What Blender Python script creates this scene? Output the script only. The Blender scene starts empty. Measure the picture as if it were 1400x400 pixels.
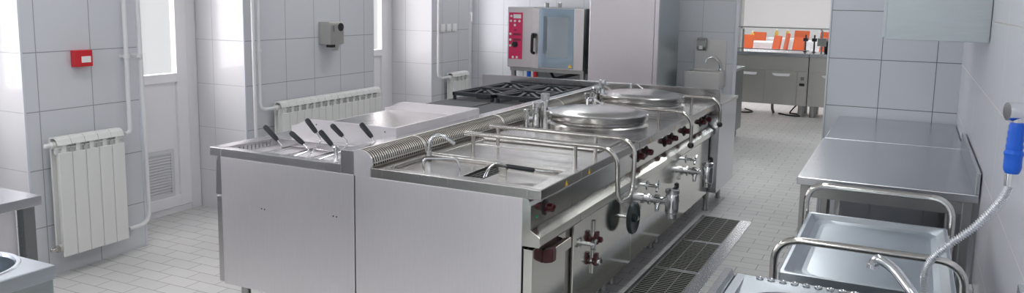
import bpy, bmesh, math, random
from mathutils import Vector, Matrix
random.seed(7)
C = bpy.context.scene.collection
PI = math.pi

# ------------------------------------------------------------------ camera
F_PX, CY = 1103.998, 153.643
YAW, PITCH, ROLL = -0.456735415, -0.140738420, -0.0173825608
cam_d = bpy.data.cameras.new('camera'); cam = bpy.data.objects.new('camera', cam_d); C.objects.link(cam)
f = Vector((math.sin(YAW)*math.cos(PITCH), math.cos(YAW)*math.cos(PITCH), math.sin(PITCH)))
r0 = Vector((math.cos(YAW), -math.sin(YAW), 0)); d0 = f.cross(r0)
r = r0*math.cos(ROLL) + d0*math.sin(ROLL); d = -r0*math.sin(ROLL) + d0*math.cos(ROLL)
cam.matrix_world = Matrix(((r.x, -d.x, -f.x, 0), (r.y, -d.y, -f.y, 0), (r.z, -d.z, -f.z, 1.7), (0, 0, 0, 1)))
cam_d.sensor_fit = 'HORIZONTAL'; cam_d.sensor_width = 36; cam_d.lens = F_PX/1400*36
cam_d.shift_y = -(200-CY)/1400; cam_d.clip_start = .02; cam_d.clip_end = 200
bpy.context.scene.camera = cam

# ------------------------------------------------------------------ world, sun, exposure
w = bpy.data.worlds.new('sky'); bpy.context.scene.world = w; w.use_nodes = True
bg = w.node_tree.nodes['Background']; bg.inputs[0].default_value = (.99, .98, 1, 1); bg.inputs[1].default_value = .80
sun_d = bpy.data.lights.new('sun', 'SUN'); sun = bpy.data.objects.new('sun', sun_d); C.objects.link(sun)
sun_d.energy = 1.5; sun_d.angle = math.radians(55); sun_d.color = (1, .955, .975)
sun.rotation_euler = Vector((.60, .78, -.55)).to_track_quat('-Z', 'Y').to_euler()
haze_d = bpy.data.lights.new('hazy_sky_fill', 'SUN'); haze = bpy.data.objects.new('hazy_sky_fill', haze_d); C.objects.link(haze)
haze_d.energy = 12.0; haze_d.angle = math.radians(110); haze_d.color = (1, .925, .965)      # added second sun lamp, lifts the sky glow entering the windows
haze.rotation_euler = Vector((.88, .0, -.46)).to_track_quat('-Z', 'Y').to_euler()
vs = bpy.context.scene.view_settings
vs.view_transform = 'Standard'; vs.look = 'None'; vs.gamma = 1; vs.exposure = 0.0; vs.use_curve_mapping = False
LAMP_W = 13.5          # each added ceiling luminaire
HALL_W = 105         # added dining-room luminaires

# ------------------------------------------------------------------ materials
def newmat(name):
    m = bpy.data.materials.new(name); m.use_nodes = True
    return m, m.node_tree.nodes, m.node_tree.links, m.node_tree.nodes['Principled BSDF']

def plain(name, col, rough=.5, metal=0., spec=.5, noise=0.):
    m, n, l, b = newmat(name)
    b.inputs['Base Color'].default_value = (*col, 1); b.inputs['Roughness'].default_value = rough
    b.inputs['Metallic'].default_value = metal; b.inputs['Specular IOR Level'].default_value = spec
    if noise:
        t = n.new('ShaderNodeTexNoise'); t.inputs['Scale'].default_value = 9
        g = n.new('ShaderNodeNewGeometry'); l.new(g.outputs['Position'], t.inputs['Vector'])
        mx = n.new('ShaderNodeMix'); mx.data_type = 'RGBA'
        mx.inputs[6].default_value = (*[c*(1-noise) for c in col], 1); mx.inputs[7].default_value = (*col, 1)
        l.new(t.outputs['Fac'], mx.inputs[0]); l.new(mx.outputs[2], b.inputs['Base Color'])
    return m

def steel(name, col=(.62, .62, .63), rough=.22, grain=(4, 4, 160), var=.08, bump=.02, cloud=.05):
    """brushed stainless: fine directional grain plus slow clouding of the polish"""
    m, n, l, b = newmat(name)
    g = n.new('ShaderNodeNewGeometry')
    mp = n.new('ShaderNodeMapping'); mp.inputs['Scale'].default_value = grain; l.new(g.outputs['Position'], mp.inputs['Vector'])
    t = n.new('ShaderNodeTexNoise'); t.inputs['Scale'].default_value = 3; t.inputs['Detail'].default_value = 3; l.new(mp.outputs[0], t.inputs['Vector'])
    t2 = n.new('ShaderNodeTexNoise'); t2.inputs['Scale'].default_value = 2.2; l.new(g.outputs['Position'], t2.inputs['Vector'])
    a = n.new('ShaderNodeMath'); a.operation = 'MULTIPLY_ADD'; a.inputs[1].default_value = var; a.inputs[2].default_value = rough - var/2
    l.new(t.outputs['Fac'], a.inputs[0])
    a2 = n.new('ShaderNodeMath'); a2.operation = 'MULTIPLY_ADD'; a2.inputs[1].default_value = cloud*2
    l.new(t2.outputs['Fac'], a2.inputs[0]); a3 = n.new('ShaderNodeMath'); a3.operation = 'SUBTRACT'; a3.inputs[1].default_value = cloud
    l.new(a.outputs[0], a2.inputs[2]); l.new(a2.outputs[0], a3.inputs[0]); l.new(a3.outputs[0], b.inputs['Roughness'])
    mx = n.new('ShaderNodeMix'); mx.data_type = 'RGBA'
    mx.inputs[6].default_value = (*[c*.93 for c in col], 1); mx.inputs[7].default_value = (*[min(1, c*1.05) for c in col], 1)
    l.new(t.outputs['Fac'], mx.inputs[0]); l.new(mx.outputs[2], b.inputs['Base Color'])
    b.inputs['Metallic'].default_value = 1
    if bump:
        bp = n.new('ShaderNodeBump'); bp.inputs['Strength'].default_value = bump; bp.inputs['Distance'].default_value = .01
        l.new(t.outputs['Fac'], bp.inputs['Height']); l.new(bp.outputs[0], b.inputs['Normal'])
    return m

def tile(name, axis, pu, ou, pv, ov, col, joint, jw=.0028, rough=.16, mottle=.04, vert=True):
    """square glazed wall tiles laid on a world grid, thin grout joints"""
    m, n, l, b = newmat(name)
    g = n.new('ShaderNodeNewGeometry'); s = n.new('ShaderNodeSeparateXYZ'); l.new(g.outputs['Position'], s.inputs[0])
    def line(out, p, o, wdt):
        a = n.new('ShaderNodeMath'); a.operation = 'SUBTRACT'; a.inputs[1].default_value = o; l.new(out, a.inputs[0])
        p1 = n.new('ShaderNodeMath'); p1.operation = 'PINGPONG'; p1.inputs[1].default_value = p/2; l.new(a.outputs[0], p1.inputs[0])
        c = n.new('ShaderNodeMath'); c.operation = 'LESS_THAN'; c.inputs[1].default_value = wdt; l.new(p1.outputs[0], c.inputs[0])
        return c.outputs[0]
    v = line(s.outputs['Z'], pv, ov, jw)
    if vert:
        u = line(s.outputs[axis], pu, ou, jw)
        mm = n.new('ShaderNodeMath'); mm.operation = 'MAXIMUM'; l.new(u, mm.inputs[0]); l.new(v, mm.inputs[1]); v = mm.outputs[0]
    t = n.new('ShaderNodeTexNoise'); t.inputs['Scale'].default_value = 1.7; l.new(g.outputs['Position'], t.inputs['Vector'])
    m0 = n.new('ShaderNodeMix'); m0.data_type = 'RGBA'
    m0.inputs[6].default_value = (*[c*(1-mottle) for c in col], 1); m0.inputs[7].default_value = (*col, 1); l.new(t.outputs['Fac'], m0.inputs[0])
    mx = n.new('ShaderNodeMix'); mx.data_type = 'RGBA'; l.new(m0.outputs[2], mx.inputs[6]); mx.inputs[7].default_value = (*joint, 1); l.new(v, mx.inputs[0])
    l.new(mx.outputs[2], b.inputs['Base Color'])
    r1 = n.new('ShaderNodeMath'); r1.operation = 'MULTIPLY_ADD'; r1.inputs[1].default_value = .5; r1.inputs[2].default_value = rough
    l.new(v, r1.inputs[0]); l.new(r1.outputs[0], b.inputs['Roughness'])
    bp = n.new('ShaderNodeBump'); bp.invert = True; bp.inputs['Strength'].default_value = .3; bp.inputs['Distance'].default_value = .002
    l.new(v, bp.inputs['Height']); l.new(bp.outputs[0], b.inputs['Normal'])
    return m

WT = (.66, .675, .71)
M = {}
M['tile_left'] = tile('tile_left', 'Y', .348, 2.97, .345, .305, WT, (.30, .31, .34))
M['tile_reveal_lit'] = tile('tile_reveal_lit', 'X', .348, -4.86, .345, .305, (.74, .74, .76), (.50, .50, .53))  # daylight on the reveals painted in: paler glaze, fainter joints
M['tile_back'] = tile('tile_back', 'X', .355, -2.10, .345, .33, WT, (.42, .44, .47))
M['tile_alcove'] = tile('tile_alcove', 'X', .366, -.19, .36, .93, (.63, .66, .71), (.16, .17, .18))
M['tile_right'] = tile('tile_right', 'Y', 1.4, 2.3, .345, .25, (.66, .67, .72), (.52, .50, .46), jw=.002, rough=.25)
M['corner'] = plain('corner_bead', (.66, .68, .74), .35)
M['plaster'] = plain('plaster', (.82, .81, .80), .7, noise=.03)
M['hall'] = plain('hall_plaster', (.78, .76, .77), .7, noise=.03)
M['pvc'] = plain('white_pvc', (.86, .85, .87), .3)
M['pvc_grey'] = plain('grey_vent', (.68, .68, .70), .45)
M['enamel'] = plain('white_enamel', (.76, .76, .74), .3)
M['pipe'] = plain('painted_pipe', (.76, .76, .77), .3)
M['red'] = plain('red_plastic', (.62, .02, .03), .35)
M['label'] = plain('white_label', (.85, .85, .85), .5)
M['pink'] = plain('crimson_panel', (.72, .03, .13), .35)
M['pinkdark'] = plain('dark_print', (.25, .03, .07), .4)
M['knob'] = plain('dark_red_knob', (.060, .005, .009), .25, spec=.6)
M['black'] = plain('black_plastic', (.012, .012, .014), .35)
M['grip'] = plain('black_grip', (.018, .02, .026), .45)
M['wheel'] = plain('grey_black_bakelite', (.025, .035, .04), .3)
M['rubber'] = plain('grey_rubber', (.10, .10, .10), .6)
M['iron'] = plain('cast_iron', (.028, .031, .038), .42, noise=.3)
M['plate'] = plain('hotplate_steel', (.065, .064, .068), .5)
M['void'] = plain('painted_gap_shade', (.004, .004, .004), .8)  # near-black colour standing for the shade inside slots, seams and openings
M['yellow'] = plain('yellow_warning', (.80, .50, .02), .5)
M['blue'] = plain('blue_rubber', (.005, .11, .62), .4)
M['steel'] = steel('steel_top', (.55, .53, .51), .25, (60, 3, 3))
M['side'] = steel('steel_side', (.88, .85, .875), .42, (160, 4, 4), var=.1, cloud=.06)
M['front'] = steel('steel_front', (.80, .79, .74), .12, (4, 160, 4), var=.05, cloud=.03, bump=.008)
M['edge'] = steel('steel_edge', (.60, .585, .59), .25, (3, 3, 160))
M['fridge'] = steel('steel_fridge', (.74, .70, .73), .36, (160, 4, 4))
M['lid'] = steel('steel_lid', (.56, .55, .535), .22, (30, 30, 4), var=.06)
M['chrome'] = plain('chrome', (.72, .73, .75), .12, 1)
M['hose'] = plain('hose_steel', (.72, .73, .76), .28, 1)
M['grate'] = plain('grate_steel', (.50, .50, .47), .40, .5)
M['tray'] = steel('steel_tray', (.68, .73, .78), .30, (3, 3, 40), var=.06)
M['tube'] = steel('steel_tube', (.62, .60, .57), .14, (20, 20, 20), var=.05, bump=0)
M['dull'] = steel('steel_dull', (.42, .42, .41), .32, (3, 160, 3))
M['sink'] = steel('steel_sink', (.38, .41, .44), .34, (30, 30, 3), var=.05)
M['dark_steel'] = steel('steel_dark', (.28, .29, .29), .35, (3, 3, 90))
M['table'] = steel('steel_table', (.60, .61, .64), .24, (3, 140, 3), var=.06)
M['cool'] = steel('steel_cool', (.51, .565, .58), .30, (3, 3, 40), var=.06)
M['basin'] = steel('steel_basin', (.68, .66, .64), .42, (3, 3, 60), bump=0)
M['counter'] = steel('steel_counter', (.60, .585, .55), .36, (3, 3, 80), bump=0)
M['flue'] = steel('steel_flue', (.84, .80, .74), .42, (60, 3, 3))
M['splash'] = steel('steel_splash', (.55, .54, .55), .2, (120, 3, 3))
M['glassd'] = plain('oven_glass', (.42, .52, .62), .10, .75, .9)  # reflection of the bright room put into the lighter blue-grey colour
M['oven'] = steel('oven_steel', (.74, .70, .70), .33, (3, 3, 90))
M['orange'] = plain('orange_cover', (.75, .13, .03), .6)
M['cloth'] = plain('white_cloth', (.80, .80, .84), .7)
M['mustard'] = plain('yellow_bottle', (.75, .45, .04), .35)
M['wood'] = plain('orange_wood', (.60, .16, .05), .5)
M['cable'] = plain('black_cable', (.02, .02, .02), .5)

def mat_glass():
    m, n, l, b = newmat('window_glass'); n.remove(b)
    out = n['Material Output']; t = n.new('ShaderNodeBsdfTransparent'); t.inputs[0].default_value = (.98, .99, .985, 1)
    g = n.new('ShaderNodeBsdfGlossy'); g.inputs['Roughness'].default_value = .02
    mx = n.new('ShaderNodeMixShader'); mx.inputs[0].default_value = .045; l.new(t.outputs[0], mx.inputs[1]); l.new(g.outputs[0], mx.inputs[2])
    l.new(mx.outputs[0], out.inputs[0]); return m
M['glass'] = mat_glass()
def mat_emit(name, col, s):
    m, n, l, b = newmat(name); b.inputs['Base Color'].default_value = (.8, .8, .8, 1)
    b.inputs['Emission Color'].default_value = (*col, 1); b.inputs['Emission Strength'].default_value = s; return m
M['diffuser'] = mat_emit('lamp_diffuser', (1, .99, .96), 1.6)

def mat_floor():
    m, n, l, b = newmat('floor_clinker')
    g = n.new('ShaderNodeNewGeometry')
    mp = n.new('ShaderNodeMapping'); mp.inputs['Location'].default_value = (.09, .035, 0); l.new(g.outputs['Position'], mp.inputs['Vector'])
    br = n.new('ShaderNodeTexBrick'); l.new(mp.outputs[0], br.inputs['Vector'])
    br.inputs['Scale'].default_value = 1; br.inputs['Brick Width'].default_value = .232; br.inputs['Row Height'].default_value = .116
    br.inputs['Mortar Size'].default_value = .0028; br.inputs['Mortar Smooth'].default_value = .3
    br.inputs['Color1'].default_value = (.70, .69, .675, 1); br.inputs['Color2'].default_value = (.655, .645, .635, 1); br.inputs['Mortar'].default_value = (.30, .285, .27, 1)
    t = n.new('ShaderNodeTexNoise'); t.inputs['Scale'].default_value = 1.3; t.inputs['Detail'].default_value = 5; l.new(g.outputs['Position'], t.inputs['Vector'])
    rp = n.new('ShaderNodeMapRange'); rp.inputs[1].default_value = .35; rp.inputs[2].default_value = .65; rp.inputs[3].default_value = .93; rp.inputs[4].default_value = 1.03
    l.new(t.outputs['Fac'], rp.inputs[0])
    mx = n.new('ShaderNodeMix'); mx.data_type = 'RGBA'; mx.blend_type = 'MULTIPLY'; mx.inputs[0].default_value = 1
    l.new(br.outputs['Color'], mx.inputs[6]); l.new(rp.outputs[0], mx.inputs[7]); l.new(mx.outputs[2], b.inputs['Base Color'])
    b.inputs['Roughness'].default_value = .38
    bp = n.new('ShaderNodeBump'); bp.invert = True; bp.inputs['Strength'].default_value = .4; bp.inputs['Distance'].default_value = .003
    l.new(br.outputs['Fac'], bp.inputs['Height']); l.new(bp.outputs[0], b.inputs['Normal'])
    return m
M['floor'] = mat_floor()

# ------------------------------------------------------------------ mesh helpers (all coordinates are world coordinates)
class B:
    def __init__(s): s.bm = bmesh.new()
    def box(s, x0, x1, y0, y1, z0, z1, bev=0., seg=2):
        v = [s.bm.verts.new((x, y, z)) for x in (x0, x1) for y in (y0, y1) for z in (z0, z1)]
        fs = [s.bm.faces.new([v[i] for i in q]) for q in ((0, 1, 3, 2), (4, 6, 7, 5), (0, 4, 5, 1), (2, 3, 7, 6), (0, 2, 6, 4), (1, 5, 7, 3))]
        bmesh.ops.recalc_face_normals(s.bm, faces=fs)
        if bev:
            es = list({e for q in fs for e in q.edges}); bmesh.ops.bevel(s.bm, geom=es, offset=bev, segments=seg, affect='EDGES', profile=.6)
        return s
    def prism(s, pts, axis, a0, a1, bev=0.):
        """polygon pts (in the two axes other than `axis`, in xyz order) extruded from a0 to a1"""
        def mk(p, a): return {'x': (a, p[0], p[1]), 'y': (p[0], a, p[1]), 'z': (p[0], p[1], a)}[axis]
        v0 = [s.bm.verts.new(mk(p, a0)) for p in pts]; v1 = [s.bm.verts.new(mk(p, a1)) for p in pts]
        fs = [s.bm.faces.new(v0), s.bm.faces.new(v1[::-1])]
        k = len(pts)
        for i in range(k): fs.append(s.bm.faces.new([v0[i], v1[i], v1[(i+1) % k], v0[(i+1) % k]]))
        bmesh.ops.recalc_face_normals(s.bm, faces=fs)
        if bev:
            es = list({e for q in fs for e in q.edges}); bmesh.ops.bevel(s.bm, geom=es, offset=bev, segments=2, affect='EDGES')
        return s
    def tube(s, pts, rad, n=12, cap=True, closed=False):
        P = [Vector(p) for p in pts]; k = len(P)
        rr = rad if isinstance(rad, (list, tuple)) else [rad]*k
        T = []
        for i in range(k):
            a = P[(i-1) % k] if (closed or i) else P[0]; c = P[(i+1) % k] if (closed or i < k-1) else P[-1]
            T.append((c-a).normalized())
        u = T[0].orthogonal().normalized(); rings = []
        for i in range(k):
            if i:
                q = T[i-1].rotation_difference(T[i]); u = q @ u
            u = (u - T[i]*u.dot(T[i])).normalized(); v = T[i].cross(u)
            rings.append([s.bm.verts.new(P[i] + (u*math.cos(2*PI*j/n) + v*math.sin(2*PI*j/n))*rr[i]) for j in range(n)])
        m = k if closed else k-1
        for i in range(m):
            a, b = rings[i], rings[(i+1) % k]
            for j in range(n):
                fc = s.bm.faces.new([a[j], a[(j+1) % n], b[(j+1) % n], b[j]]); fc.smooth = True
        if cap and not closed:
            s.bm.faces.new(rings[0][::-1]); s.bm.faces.new(rings[-1])
        return s
    def lathe(s, prof, c, axis='z', n=40, smooth=True):
        """profile [(radius, height)] turned about an axis through c"""
        c = Vector(c); rings = []
        def mk(rr, h, a):
            ca, sa = rr*math.cos(a), rr*math.sin(a)
            return c + Vector({'z': (ca, sa, h), 'x': (h, ca, sa), 'y': (sa, h, ca)}[axis])
        for rr, h in prof:
            rings.append([s.bm.verts.new(mk(rr, h, 2*PI*j/n)) for j in range(n)] if rr > 1e-6 else [s.bm.verts.new(mk(0, h, 0))])
        for a, b in zip(rings, rings[1:]):
            for j in range(n):
                if len(a) == 1 and len(b) == 1: continue
                if len(a) == 1: q = [a[0], b[j], b[(j+1) % n]]
                elif len(b) == 1: q = [a[j], b[0], a[(j+1) % n]]
                else: q = [a[j], b[j], b[(j+1) % n], a[(j+1) % n]]
                fc = s.bm.faces.new(q); fc.smooth = smooth
        if len(rings[0]) > 1: s.bm.faces.new(rings[0])
        if len(rings[-1]) > 1: s.bm.faces.new(rings[-1])
        return s
    def cyl(s, c, rad, h, axis='z', n=24, bev=0.):
        if bev: return s.lathe([(rad-bev, 0), (rad, bev), (rad, h-bev), (rad-bev, h)], c, axis, n)
        return s.lathe([(rad, 0), (rad, h)], c, axis, n)
    def ball(s, c, rad, n=16):
        k = 8; return s.lathe([(rad*math.sin(PI*i/k), -rad*math.cos(PI*i/k)) for i in range(k+1)], c, 'z', n)

def origin(o):
    p = Vector((0, 0, 0))
    while o: p += o.location; o = o.parent
    return p
def obj(name, b, mat, parent=None, loc=None, smooth_angle=True):
    bmesh.ops.recalc_face_normals(b.bm, faces=b.bm.faces[:])
    me = bpy.data.meshes.new(name); o = bpy.data.objects.new(name, me); C.objects.link(o)
    if parent: o.parent = parent
    elif loc: o.location = loc
    else:
        vs_ = [v.co for v in b.bm.verts]
        o.location = ((min(v.x for v in vs_)+max(v.x for v in vs_))/2, (min(v.y for v in vs_)+max(v.y for v in vs_))/2, min(v.z for v in vs_))
    p = origin(o)
    bmesh.ops.translate(b.bm, vec=-p, verts=b.bm.verts[:])
    b.bm.to_mesh(me); b.bm.free()
    fl_ = [p.use_smooth for p in me.polygons]; me.set_sharp_from_angle(angle=math.radians(34)); me.polygons.foreach_set('use_smooth', fl_)
    me.materials.append(M[mat] if isinstance(mat, str) else mat)
    return o
def thing(name, label, cat, loc, group=None):
    o = bpy.data.objects.new(name, None); C.objects.link(o); o.empty_display_size = .1
    o.location = loc; o['label'] = label; o['category'] = cat
    if group: o['group'] = group
    return o
def tag(o, label, cat, group=None):
    o['label'] = label; o['category'] = cat
    if group: o['group'] = group
    return o
def struct(name, b, mat, parent=None, label=None):
    o = obj(name, b, mat, parent)
    if not parent: o['kind'] = 'structure'
    if label: o['label'] = label
    return o
def sroot(name, loc):
    o = bpy.data.objects.new(name, None); C.objects.link(o); o.location = loc; o['kind'] = 'structure'; return o
def dup(root, off, label=None):
    def cp(o, par):
        c = o.copy(); C.objects.link(c); c.parent = par
        for ch in [q for q in bpy.data.objects if q.parent == o]: cp(ch, c)
        return c
    c = cp(root, None); c.location = Vector(root.location) + Vector(off)
    if label: c['label'] = label
    return c
def arc(c, u, v, rad, a0, a1, n=6):
    c, u, v = Vector(c), Vector(u), Vector(v)
    return [c + u*rad*math.cos(a0+(a1-a0)*i/n) + v*rad*math.sin(a0+(a1-a0)*i/n) for i in range(n+1)]
def bend(pts, rad, n=6):
    """polyline with its corners rounded to radius rad"""
    P = [Vector(p) for p in pts]; out = [P[0]]
    for a, b, c in zip(P, P[1:], P[2:]):
        d1, d2 = (a-b), (c-b); L = min(rad, d1.length*.49, d2.length*.49)
        p, q = b + d1.normalized()*L, b + d2.normalized()*L
        for i in range(n+1):
            t = i/n; out.append(p*(1-t)**2 + b*2*t*(1-t) + q*t*t)
    out.append(P[-1]); return out

def P(px, py, Y):   # placement helper: sight line through a photo point, carried out to depth Y
    dv_ = r*((px-700)/F_PX) + d*((py-CY)/F_PX) + f
    q = dv_*(Y/dv_.y); return q.x, q.z+1.7

# ------------------------------------------------------------------ room shell
XW, XG = -4.535, -5.05          # pillar faces, window plane
XR = .335
CEIL = 2.95
WY = 13.42
struct('floor', B().box(-7, 4, -5, 31, -.1, 0), 'floor')
struct('ceiling', B().box(-5.11, .6, -5, WY, CEIL, CEIL+.15), 'plaster')
def pillar(n, y0, y1):
    b = B().box(XG-.06, XW, y0, y1, 0, CEIL); o = struct('wall_left_%d' % n if n else 'wall_left', b, 'tile_left')
    me = o.data; me.materials.append(M['tile_reveal_lit'])
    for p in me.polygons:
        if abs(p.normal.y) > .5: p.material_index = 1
    return o
PIL = [(-5, -.75), (.2, 1.92), (2.88, 3.66), (4.60, 6.25), (7.275, 8.08)]  # first two unseen pillars widened to keep sun patches out of the room
for i, (a, c) in enumerate(PIL): pillar(i, a, c)
struct('wall_back', B().box(XG-.25, -1.745, 9.05, 9.2, 0, CEIL), 'tile_back')
struct('trim_1', B().box(-1.745, -1.735, 9.045, 9.205, 0, CEIL), 'corner')
struct('wall_rear', B().box(XG-.25, .6, -5.15, -5, 0, CEIL), 'plaster')
struct('wall_right', B().box(XR, XR+.15, -5, WY, 0, CEIL), 'tile_right')
struct('wall_alcove', B().box(-.556, XR, 6.6, 6.75, 0, CEIL), 'tile_alcove')
struct('trim_2', B().box(-.568, -.556, 6.594, 6.756, 0, CEIL), 'corner')
for k, (a, c) in enumerate([(2.88, 1), (3.66, -1), (4.60, 1), (6.25, -1), (7.275, 1), (8.08, -1)]):
    struct('trim_%d' % (k+3), B().box(XW-.006, XW+.003, a-.003 if c > 0 else a-.009, a+.009 if c > 0 else a+.003, 0, CEIL), 'corner')
# far end of the kitchen and the dining room beyond it
struct('wall_serving', B().box(-5.2, -2.49, WY, WY+.2, 0, CEIL), 'hall')
struct('wall_passage', B().box(-5.35, -5.2, 9.2, WY+.2, 0, CEIL), 'hall')
struct('wall_lintel', B().box(-2.49, .6, WY, WY+.2, 2.4, 3.4), 'hall')
struct('wall_hall_back', B().box(-6.6, 4, 30, 30.2, 0, 4.2), 'hall')
struct('wall_hall_left', B().box(-6.8, -6.6, WY+.2, 30, 0, 4.2), 'hall')
struct('wall_hall_right', B().box(3.8, 4, WY+.2, 30, 0, 4.2), 'hall')
struct('wall_hall_front', B().box(-6.6, -5.2, WY, WY+.2, 0, 4.2).box(.6, 4, WY, WY+.2, 0, 4.2).box(-5.2, .6, WY, WY+.2, 3.4, 4.2), 'hall')
struct('ceiling_hall', B().box(-6.6, 4, WY+.2, 30, 4.2, 4.35), 'plaster')

# window recesses: plastic glazed doors and windows
def glazed(name, y0, y1, door, louver=False, zs=1.09, split=None):
    root = sroot(name, (XG, (y0+y1)/2, 0))
    fr = B(); t = .10
    for a, c in ((y0, y0+t), (y1-t, y1)): fr.box(XG-.06, XG+.02, a, c, 0, CEIL, .004)
    fr.box(XG-.06, XG+.02, y0+t, y1-t, CEIL-.1, CEIL, .004)
    fr.box(XG-.06, XG+.02, y0+t, y1-t, 0, .05, .004)
    obj('frame', fr, 'pvc', root)
    a, c = y0+t+.004, y1-t-.004; lf = B(); s = .105
    lf.box(XG-.02, XG+.035, a, a+s, .055, CEIL-.105, .006); lf.box(XG-.02, XG+.035, c-s, c, .055, CEIL-.105, .006)
    for z0, z1 in ((.055, .14), (zs-.07, zs), (CEIL-.18, CEIL-.105)): lf.box(XG-.02, XG+.035, a+s-.002, c-s+.002, z0, z1, .006)
    obj('sash', lf, 'pvc', root)
    obj('lower_panel', B().box(XG-.01, XG+.012, a+s-.01, c-s+.01, .13, zs-.065), 'pvc', root)
    obj('glass_pane', B().box(XG-.006, XG, a+s-.01, c-s+.01, zs-.005, CEIL-.17), 'glass', root)
    if louver:
        v = B(); ya, yb, za, zb = a+s+.03, c-s-.05, .135, .51
        v.box(XG+.0115, XG+.0135, ya, yb, za, zb)
        v.box(XG+.0136, XG+.026, ya, ya+.03, za+.0302, zb-.0302).box(XG+.0136, XG+.026, yb-.03, yb, za+.0302, zb-.0302).box(XG+.0136, XG+.026, ya, yb, za, za+.03).box(XG+.0136, XG+.026, ya, yb, zb-.03, zb)
        k = 15
        for i in range(k):
            z = za+.035+(zb-za-.07)*i/(k-1)
            v.prism([(XG+.0138, z+.010), (XG+.016, z+.012), (XG+.0255, z-.004), (XG+.023, z-.006)], 'y', ya+.0302, yb-.0302)
        obj('vent_louver', v, 'pvc_grey', root)
    return root
glazed('door_1', 3.665, 4.595, True, True)
glazed('window_1', 6.255, 7.27, False, zs=1.14)
g3 = glazed('window_2', 8.085, 9.045, False, zs=1.11)
glazed('window_3', 1.925, 2.875, False)
glazed('window_4', -.745, .195, False)
hb = B().cyl((XG+.035, 8.93, 1.50), .014, .03, 'x', 12)
hb.tube(bend([(XG+.06, 8.93, 1.50), (XG+.075, 8.93, 1.51), (XG+.075, 8.93, 1.40)], .02), .010, 8)
obj('window_handle', hb, 'pvc', g3)

# ------------------------------------------------------------------ added ceiling luminaires, unseen, to light the rooms
def lamp(x, y, lx, ly, watt, h=CEIL, tgt=None):
    t = thing('added_ceiling_light', 'long white ceiling light added above the kitchen, unseen', 'light', (x, y, h-.06), 'added ceiling lights')
    obj('housing', B().box(x-lx/2, x+lx/2, y-ly/2, y+ly/2, h-.06, h-.002, .006), 'enamel', t)
    obj('diffuser', B().box(x-lx/2+.03, x+lx/2-.03, y-ly/2+.03, y+ly/2-.03, h-.07, h-.059), 'diffuser', t)
    ld = bpy.data.lights.new('lamp_light', 'AREA'); ld.shape = 'RECTANGLE'; ld.size = lx-.08; ld.size_y = ly-.08; ld.energy = watt; ld.color = (.95, .99, 1)
    o = bpy.data.objects.new('lamp_light', ld); C.objects.link(o); o.parent = t; o.location = (0, 0, -.02)
for x in (-3.6, -.75):
    for y in (-3.0, -.2, 2.6, 5.4, 8.2): lamp(x, y, .32, 1.5, LAMP_W*(2.0 if y < 0 else .74))  # added rows behind the camera run brighter to feed the steel reflections
for x in (-3.6, -1.2): lamp(x, 11.0, 1.2, .3, LAMP_W)
for x, y in ((-4.5, 18), (0, 18), (-4.5, 25), (0, 25)): lamp(x, y, 2.2, 2.2, HALL_W, 4.2)
for o in bpy.data.objects:
    if o.name.startswith('added_ceiling_light') and o.location.z > 4: o['label'] = 'large ceiling light added over the dining tables, unseen'; o['group'] = 'added dining room ceiling lights'

# ------------------------------------------------------------------ COOKING BLOCK
YN, YF = 3.05, 6.40
XS = -2.331       # seam between the two rows
XF = -1.355       # front lip of the right-hand row
XLF = -3.27       # front lip of the left-hand row
SEAM = [3.05, 3.52, 4.43, 5.38, 6.40]
def leg(root, x, y):
    b = B().lathe([(.024, 0.004), (.026, 0), (.026, .012), (.021, .02), (.021, .10), (.025, .105), (.025, .165)], (x, y, 0), 'z', 20)
    obj('leg', b, 'dull', root)
# front profile of the right-hand row: control panel, slanting drip shelf
def right_body(name, label, cat, y0, y1, group=None, door=True):
    t = thing(name, label, cat, ((XS+XF)/2, (y0+y1)/2, 0), group)
    g = .0012
    obj('body', B().box(XS+.004, -1.442, y0+g, y1-g, .165, .852, .002), 'side', t)
    obj('control_panel', B().prism([(-1.4415, .642), (-1.36, .642), (-1.356, .650), (-1.356, .688), (-1.402, .716), (-1.402, .822), (-1.415, .852), (-1.4415, .852)], 'y', y0+g, y1-g, .0012), 'front', t)
    if door: obj('front_panel', B().box(-1.4415, -1.388, y0+.003, y1-.003, .172, .634, .003), 'front', t)
    for x in (-2.22, -1.52):
        for y in (y0+.07, y1-.07): leg(t, x, y)
    return t
def worktop(t, y0, y1, hole=None, depth=.03, mat='steel'):
    """pressed top with front lip; an optional rectangular well"""
    g = .0012; x0, x1 = -2.236, XF; z = .898; b = B(); y0 += g; y1 -= g
    if not hole: b.box(x0, x1, y0, y1, .852, z, .005)
    else:
        hx0, hx1, hy0, hy1 = hole
        b.box(x0, hx0, y0, y1, .852, z, .003).box(hx1, x1, y0, y1, .852, z, .005)
        b.box(hx0-.002, hx1+.002, y0, hy0, .852, z, .003).box(hx0-.002, hx1+.002, hy1, y1, .852, z, .003)
        b.box(hx0-.004, hx1+.004, hy0-.004, hy1+.004, .852, .898-depth)
    return obj('worktop', b, mat, t)
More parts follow.
